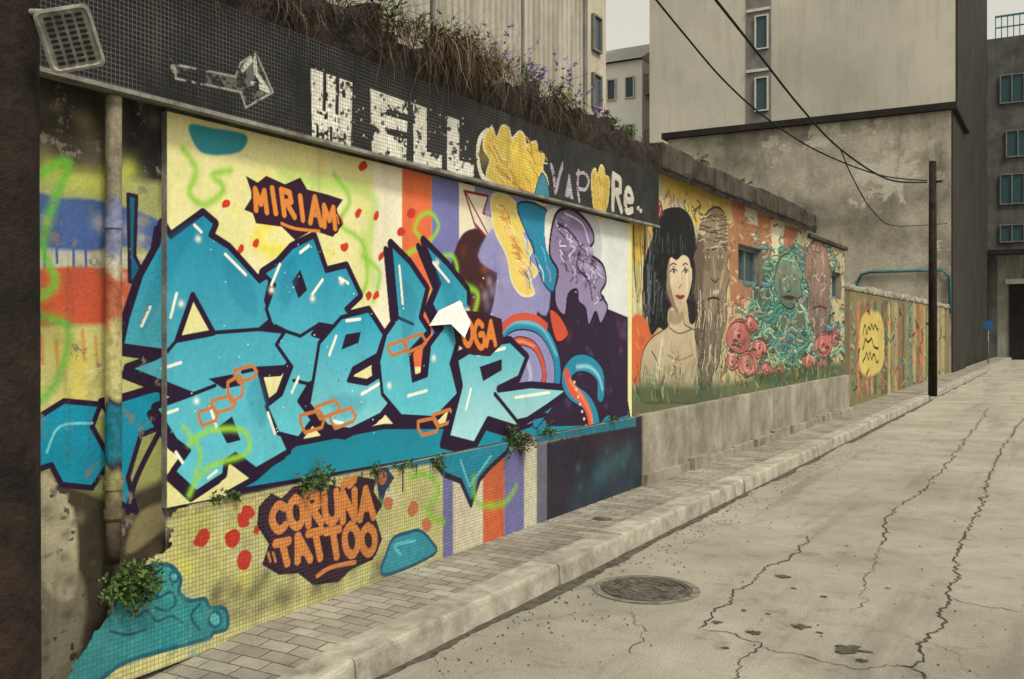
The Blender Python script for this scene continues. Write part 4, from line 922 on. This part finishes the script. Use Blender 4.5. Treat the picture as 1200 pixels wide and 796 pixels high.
for z0,z1,xs in ((6.5,7.5,(.25,4.4)),(8.6,10.3,(.25,2.3,4.4)),(11.2,12.7,(.55,2.3,4.4)),(14.2,15.8,(.25,2.3))):
    for xa in xs: facade_win(EB,xa,xa+1.8,z0,z1,59.98,mg=m_blue,mf=m_shaft,bars=3)
box('shutter_door',.7,4.4,60.5,60.58,0,4.2,m_edge,EB)
box('door_lintel',.5,4.6,60.4,60.59,4.22,4.5,m_white,EB)
box('pier',-.3,.1,60.1,60.5,0,5.69,m_endb,EB)
vs=[];fs=[]
for k in range(30): xx=.0+k*.3;boxg(xx,xx+.05,60.2,60.25,17.9,19.1,vs,fs)
boxg(0,9,60.18,60.27,19.1,19.2,vs,fs);boxg(0,9,60.18,60.27,18.5,18.56,vs,fs)
mobj('roof_railing',vs,fs,surf('blue_rail',(.03,.16,.2),(.05,.22,.26),4),EB)
sp=unproj(1158,381,44);RS=empty('road_sign',(sp.x,sp.y,0),'round blue road sign on thin grey post','sign')
tube('post',[(sp.x,sp.y,0),(sp.x,sp.y,sp.z+.2)],.03,m_trim,RS,8)
v=[(sp.x+.22*math.cos(2*math.pi*k/24),sp.y-.05,sp.z+.22*math.sin(2*math.pi*k/24)) for k in range(24)]+[(sp.x+.22*math.cos(2*math.pi*k/24),sp.y-.035,sp.z+.22*math.sin(2*math.pi*k/24)) for k in range(24)]
mobj('disc',v,[tuple(range(24)),tuple(range(47,23,-1))]+[(k,24+k,24+(k+1)%24,(k+1)%24) for k in range(24)],surf('blue_enamel',(.02,.10,.24),(.03,.12,.28),3,rough=.4),RS)
fp=ground(1093,463,.13);UP=empty('utility_pole',(fp.x,fp.y,.12),'slim dark wooden utility pole standing on the pavement','pole')
tube('shaft',[(fp.x,fp.y,.1),(fp.x,fp.y,3),(fp.x,fp.y,5.5)],.09,m_wood,UP,12,rs=[.1,.09,.08])
box('crossarm',fp.x-.04,fp.x+.2,fp.y-.03,fp.y+.03,5.0,5.05,m_wood,UP)
m_cable=surf('black_cable',(.008,.008,.008),(.012,.012,.012),2)
def cable(pts,r=.014):
    P=smooth([tuple(unproj(*p)) for p in pts],False,10)
    e=tube('cable',P,r,m_cable,None,6);tag(e,'black overhead cable sagging between poles','cable',group='overhead cables')
cable([(745,-30,11),(800,38,12.5),(850,96,14),(900,140,16),(960,178,18),(1030,205,20),(1086,212,21.5)])
cable([(815,-30,10),(880,52,12.5),(940,128,15.5),(985,175,18),(1040,210,20),(1086,214,21.5)],.018)
cable([(985,175,18),(1000,210,19),(1025,250,20),(1052,265,26),(1110,262,33)],.012)
# ================================================================ vegetation
def leafmat(name,c1,c2):
    m,nt,b=newmat(name);g=N(nt,'ShaderNodeNewGeometry');col=ramp(nt,g.outputs['Random Per Island'],0,c1,1,c2)
    nt.links.new(col,b.inputs['Base Color']);b.inputs['Roughness'].default_value=.7;return m
m_dry=leafmat('dry_grass',(.03,.02,.012),(.26,.19,.115));m_green=leafmat('weed_leaf',(.025,.05,.015),(.11,.18,.05))
m_root=leafmat('dead_stems',(.012,.008,.006),(.12,.085,.058));m_flow=leafmat('violet_flower',(.12,.06,.32),(.34,.22,.66))
def blade(vs,fs,p,dirv,L,w,droop,R,seg=5):
    b=len(vs);side=Vector((dirv.y,-dirv.x,0))
    if side.length<1e-3: side=Vector((1,0,0))
    side.normalize();side=(side+Vector((R.uniform(-.5,.5),R.uniform(-.5,.5),R.uniform(-.3,.3)))).normalized()
    q=Vector(p);d=Vector(dirv).normalized()
    for k in range(seg+1):
        ww=w*(1-k/seg*.85);vs.append(q-side*ww);vs.append(q+side*ww)
        q=q+d*(L/seg);d=(d+Vector((R.gauss(0,.26),R.gauss(0,.26),-droop+R.gauss(0,.14)))).normalized()
    for k in range(seg): fs.append((b+2*k,b+2*k+1,b+2*k+3,b+2*k+2))
def tufts(name,tl,mat,label,seed):
    R=random.Random(seed);vs=[];fs=[]
    for (y,x,z,n,rad,L,w,droop,up,lean) in tl:
        for i in range(n):
            d=Vector((R.gauss(.3,.4),R.gauss(lean,.5),up+R.random()*.5))
            blade(vs,fs,(x+R.gauss(0,.05),y+R.gauss(0,rad),z+R.uniform(-.05,.03)),d,L*R.uniform(.3,1.1),w*R.uniform(.4,1.5),droop*R.uniform(.2,1.5),R,7)
    o=mobj(name,vs,fs,mat);tag(o,label,'grass',kind='stuff');return o
R=random.Random(31);tl=[]
for i in range(16): tl.append((R.uniform(3.9,6.5),R.uniform(-.15,.14),3.41,int(R.uniform(15,60)),R.uniform(.03,.12),R.uniform(.25,.6),.0028,R.uniform(.15,.5),R.uniform(.2,.9),R.gauss(0,.5)))
for i in range(8): y=R.gauss(5.3,.3);tl.append((y,.12,3.42,int(R.uniform(30,90)),.07,R.uniform(.3,.7),.0028,R.uniform(.4,.8),R.uniform(0,.4),R.gauss(0,.4)))
tufts('dry_grass',tl,m_dry,'tangled dry grass tufts hanging over the wall top',1)
tl=[]
for i in range(26): tl.append((R.uniform(6.3,15.2),R.uniform(-.25,.08),3.41,int(R.uniform(5,22)),R.uniform(.02,.1),R.uniform(.08,.24),.003,R.uniform(.1,.4),R.uniform(.4,1.2),R.gauss(0,.4)))
tufts('dry_grass',tl,m_dry,'sparse short dry grass along the wall top',2)
tl=[]
for i in range(70): tl.append((R.uniform(2.6,6.8),.15,R.uniform(3.22,3.44),int(R.uniform(8,40)),R.uniform(.03,.15),R.uniform(.15,.5),.003,R.uniform(.2,.9),R.uniform(-.5,.4),R.gauss(0,.8)))
for i in range(18): tl.append((R.uniform(6.6,9),.14,R.uniform(3.25,3.4),int(R.uniform(5,16)),R.uniform(.03,.1),R.uniform(.08,.2),.003,.6,-.1,R.gauss(0,.5)))
tufts('dead_roots',tl,m_root,'dark dead roots tangled on the earth bank',3)
tl=[]
for i in range(20): tl.append((R.uniform(4.0,8.5),R.uniform(-2.0,-.3),3.42,int(R.uniform(10,36)),R.uniform(.04,.2),R.uniform(.3,.8),.0035,R.uniform(.05,.3),1,R.gauss(0,.3)))
tufts('dry_grass',tl,m_dry,'tall dry grass growing on the bank',4)
def weed(name,p,n,rad,hgt,leaf,mat,label,seed,hang=.2,flower=None,cat='plant',spread=.55,dens=3,fl=1.0):
    R=random.Random(seed);vs=[];fs=[];mi=[]
    for s in range(n):
        d=Vector((abs(R.gauss(.3,.35)),R.gauss(0,spread),1-hang*R.random()*2.5)).normalized();L=hgt*R.uniform(.5,1.1);q=Vector(p)+Vector((R.uniform(0,.03),R.uniform(-rad,rad),R.uniform(-.01,.02)))
        m=8;pts=[]
        for k in range(m):
            pts.append(q.copy());q=q+d*(L/m);d=(d+Vector((R.gauss(0,.12),R.gauss(0,.15),-hang*.25))).normalized()
        for k in range(m-1):
            b=len(vs);vs.extend([pts[k]+Vector((0,.002,0)),pts[k]-Vector((0,.002,0)),pts[k+1]-Vector((0,.0015,0)),pts[k+1]+Vector((0,.0015,0))]);fs.append((b,b+1,b+2,b+3));mi.append(0)
            isf=flower and k>=m-3
            for j in range(dens*(2 if isf else 1)):
                if flower and not isf and R.random()<.6: continue
                a=Vector((R.gauss(0,1),R.gauss(0,1),R.gauss(0.2,.6))).normalized();c2=a.cross(Vector((R.gauss(0,1),R.gauss(0,1),R.gauss(0,1)))).normalized();l=leaf*R.uniform(.5,1.3)*(fl if isf else 1)
                b=len(vs);o0=pts[k];vs.extend([o0,o0+a*l*.5+c2*l*.28,o0+a*l,o0+a*l*.5-c2*l*.28]);fs.append((b,b+1,b+2,b+3));mi.append(1 if isf else 0)
    o=mobj(name,vs,fs,mats=[mat]+([flower] if flower else []),mi=mi);tag(o,label,cat);return o
def onwall(u,v,x): y,z,d=wuv(u,v,x);return (x,y,z)
for i,(u,v,n,r,h,l) in enumerate(((365,566,26,.10,.16,.022),(438,553,10,.05,.07,.018),(508,545,14,.06,.10,.02),(600,520,20,.08,.2,.026),(262,585,14,.09,.08,.02),(640,507,12,.06,.1,.022),(470,548,10,.08,.06,.018),(715,492,8,.08,.1,.02))):
    weed('weed',onwall(u,v,.06),n,r,h,l,m_green,'small green weed growing from the wall ledge',40+i,hang=.5)
weed('weed',onwall(610,512,.09),14,.06,.22,.022,m_dry,'dried trailing weed hanging from the wall ledge',60,hang=1.6)
weed('weed',onwall(148,684,.09),52,.08,.18,.028,m_green,'leafy green weed at the broken wall foot',61,hang=.7,dens=4)
for i,(u,h) in enumerate(((600,.55),(640,.6),(664,.5),(622,.45),(690,.35),(575,.6),(548,.5))):
    y=wuv(u,100,-.1)[0];weed('flowering_plant',(-.1,y,3.40),6,.05,h,.026,m_green,'tall weed with small violet flowers on the wall',70+i,hang=.1,flower=m_flow,spread=.35,dens=3,fl=1.2)
for i,(u,h) in enumerate(((520,.35),(480,.4),(545,.3),(430,.3),(330,.25),(806,.22),(905,.16),(720,.16),(860,.14),(700,.2),(640,.3),(600,.3))):
    y=wuv(u,100,-.1)[0];weed('weed',(-.02,y,3.42),14,.10,h,.03,m_green,'straggly weed growing on top of the wall',90+i,hang=.3)
tl=[(y,.86,.0,4,.01,.035,.002,.1,1,0) for y in [4+R.random()*16 for _ in range(46)]]
tufts('kerb_grass',tl,m_green,'tiny weeds growing in the gutter joint',8)
vs=[];fs=[];R=random.Random(77)
for i in range(900):
    if R.random()<.5: x=.84+abs(R.gauss(0,.25));z=.004
    else: x=R.choice([R.uniform(.02,.12),R.uniform(1,3.4)]);z=.136 if x<.6 else .004
    y=R.uniform(3.6,15);s=R.uniform(.003,.009);b=len(vs)
    vs+= [(x-s,y,z),(x+s*R.uniform(.3,1),y-s,z),(x+s,y+s*.6,z),(x,y+s,z),(x,y,z+s*R.uniform(.5,1.2))]
    fs+= [(b,b+1,b+4),(b+1,b+2,b+4),(b+2,b+3,b+4),(b+3,b,b+4)]
gr=mobj('gravel',vs,fs,m_stain);tag(gr,'scattered crumbs of gravel on road and pavement','gravel',kind='stuff')
m_paper=surf('white_paper',(.7,.7,.68),(.8,.8,.78),10,bs=.2,rough=.6)
PN=[onwall(u,v,.05) for u,v in ((503,382),(514,364),(538,352),(546,378),(534,396),(524,380))]
PN=[(x+dx,y,z) for (x,y,z),dx in zip(PN,(0,.0,.01,.04,.07,.03))]
pa=empty('torn_paper',PN[0],'torn white paper sheet peeling off the board','paper')
mobj('sheet',PN,[(0,1,5),(1,2,5),(2,3,5),(3,4,5)],m_paper,pa)
# ================================================================ light, sky, camera
w=bpy.data.worlds.new('World');sc.world=w;w.use_nodes=True;nt=w.node_tree;bg=nt.nodes['Background']
sky=N(nt,'ShaderNodeTexSky',sky_type='NISHITA');sky.sun_disc=False
el=math.radians(52);az=math.radians(116)
sky.sun_elevation=el;sky.sun_rotation=az;sky.dust_density=5;sky.air_density=1.5
hs=N(nt,'ShaderNodeHueSaturation');hs.inputs['Saturation'].default_value=.12
nt.links.new(sky.outputs[0],hs.inputs['Color'])
mx=mix(nt,hs.outputs[0],(1.1,1.05,.93),1.0,'MULTIPLY')
mx=mix(nt,mx,(5.8,5.5,4.8),.42)
nt.links.new(mx,bg.inputs['Color']);bg.inputs['Strength'].default_value=.15
sl=bpy.data.lights.new('sun','SUN');sl.energy=2.6;sl.angle=math.radians(11);sl.color=(1,.94,.81)
so=bpy.data.objects.new('sun',sl);sc.collection.objects.link(so)
sd=Vector((math.sin(az)*math.cos(el),math.cos(az)*math.cos(el),math.sin(el)))
so.rotation_euler=sd.to_track_quat('Z','Y').to_euler()
cam=bpy.data.cameras.new('camera');cam.lens=F/1200*36;cam.sensor_width=36;cam.shift_y=-10/1200;cam.clip_end=1000;cam.clip_start=.05
co=bpy.data.objects.new('camera',cam);co.location=(CX,0,H);co.rotation_euler=(math.pi/2,0,math.radians(30));sc.collection.objects.link(co);sc.camera=co
sc.view_settings.view_transform='Standard';sc.view_settings.look='None';sc.view_settings.exposure=0
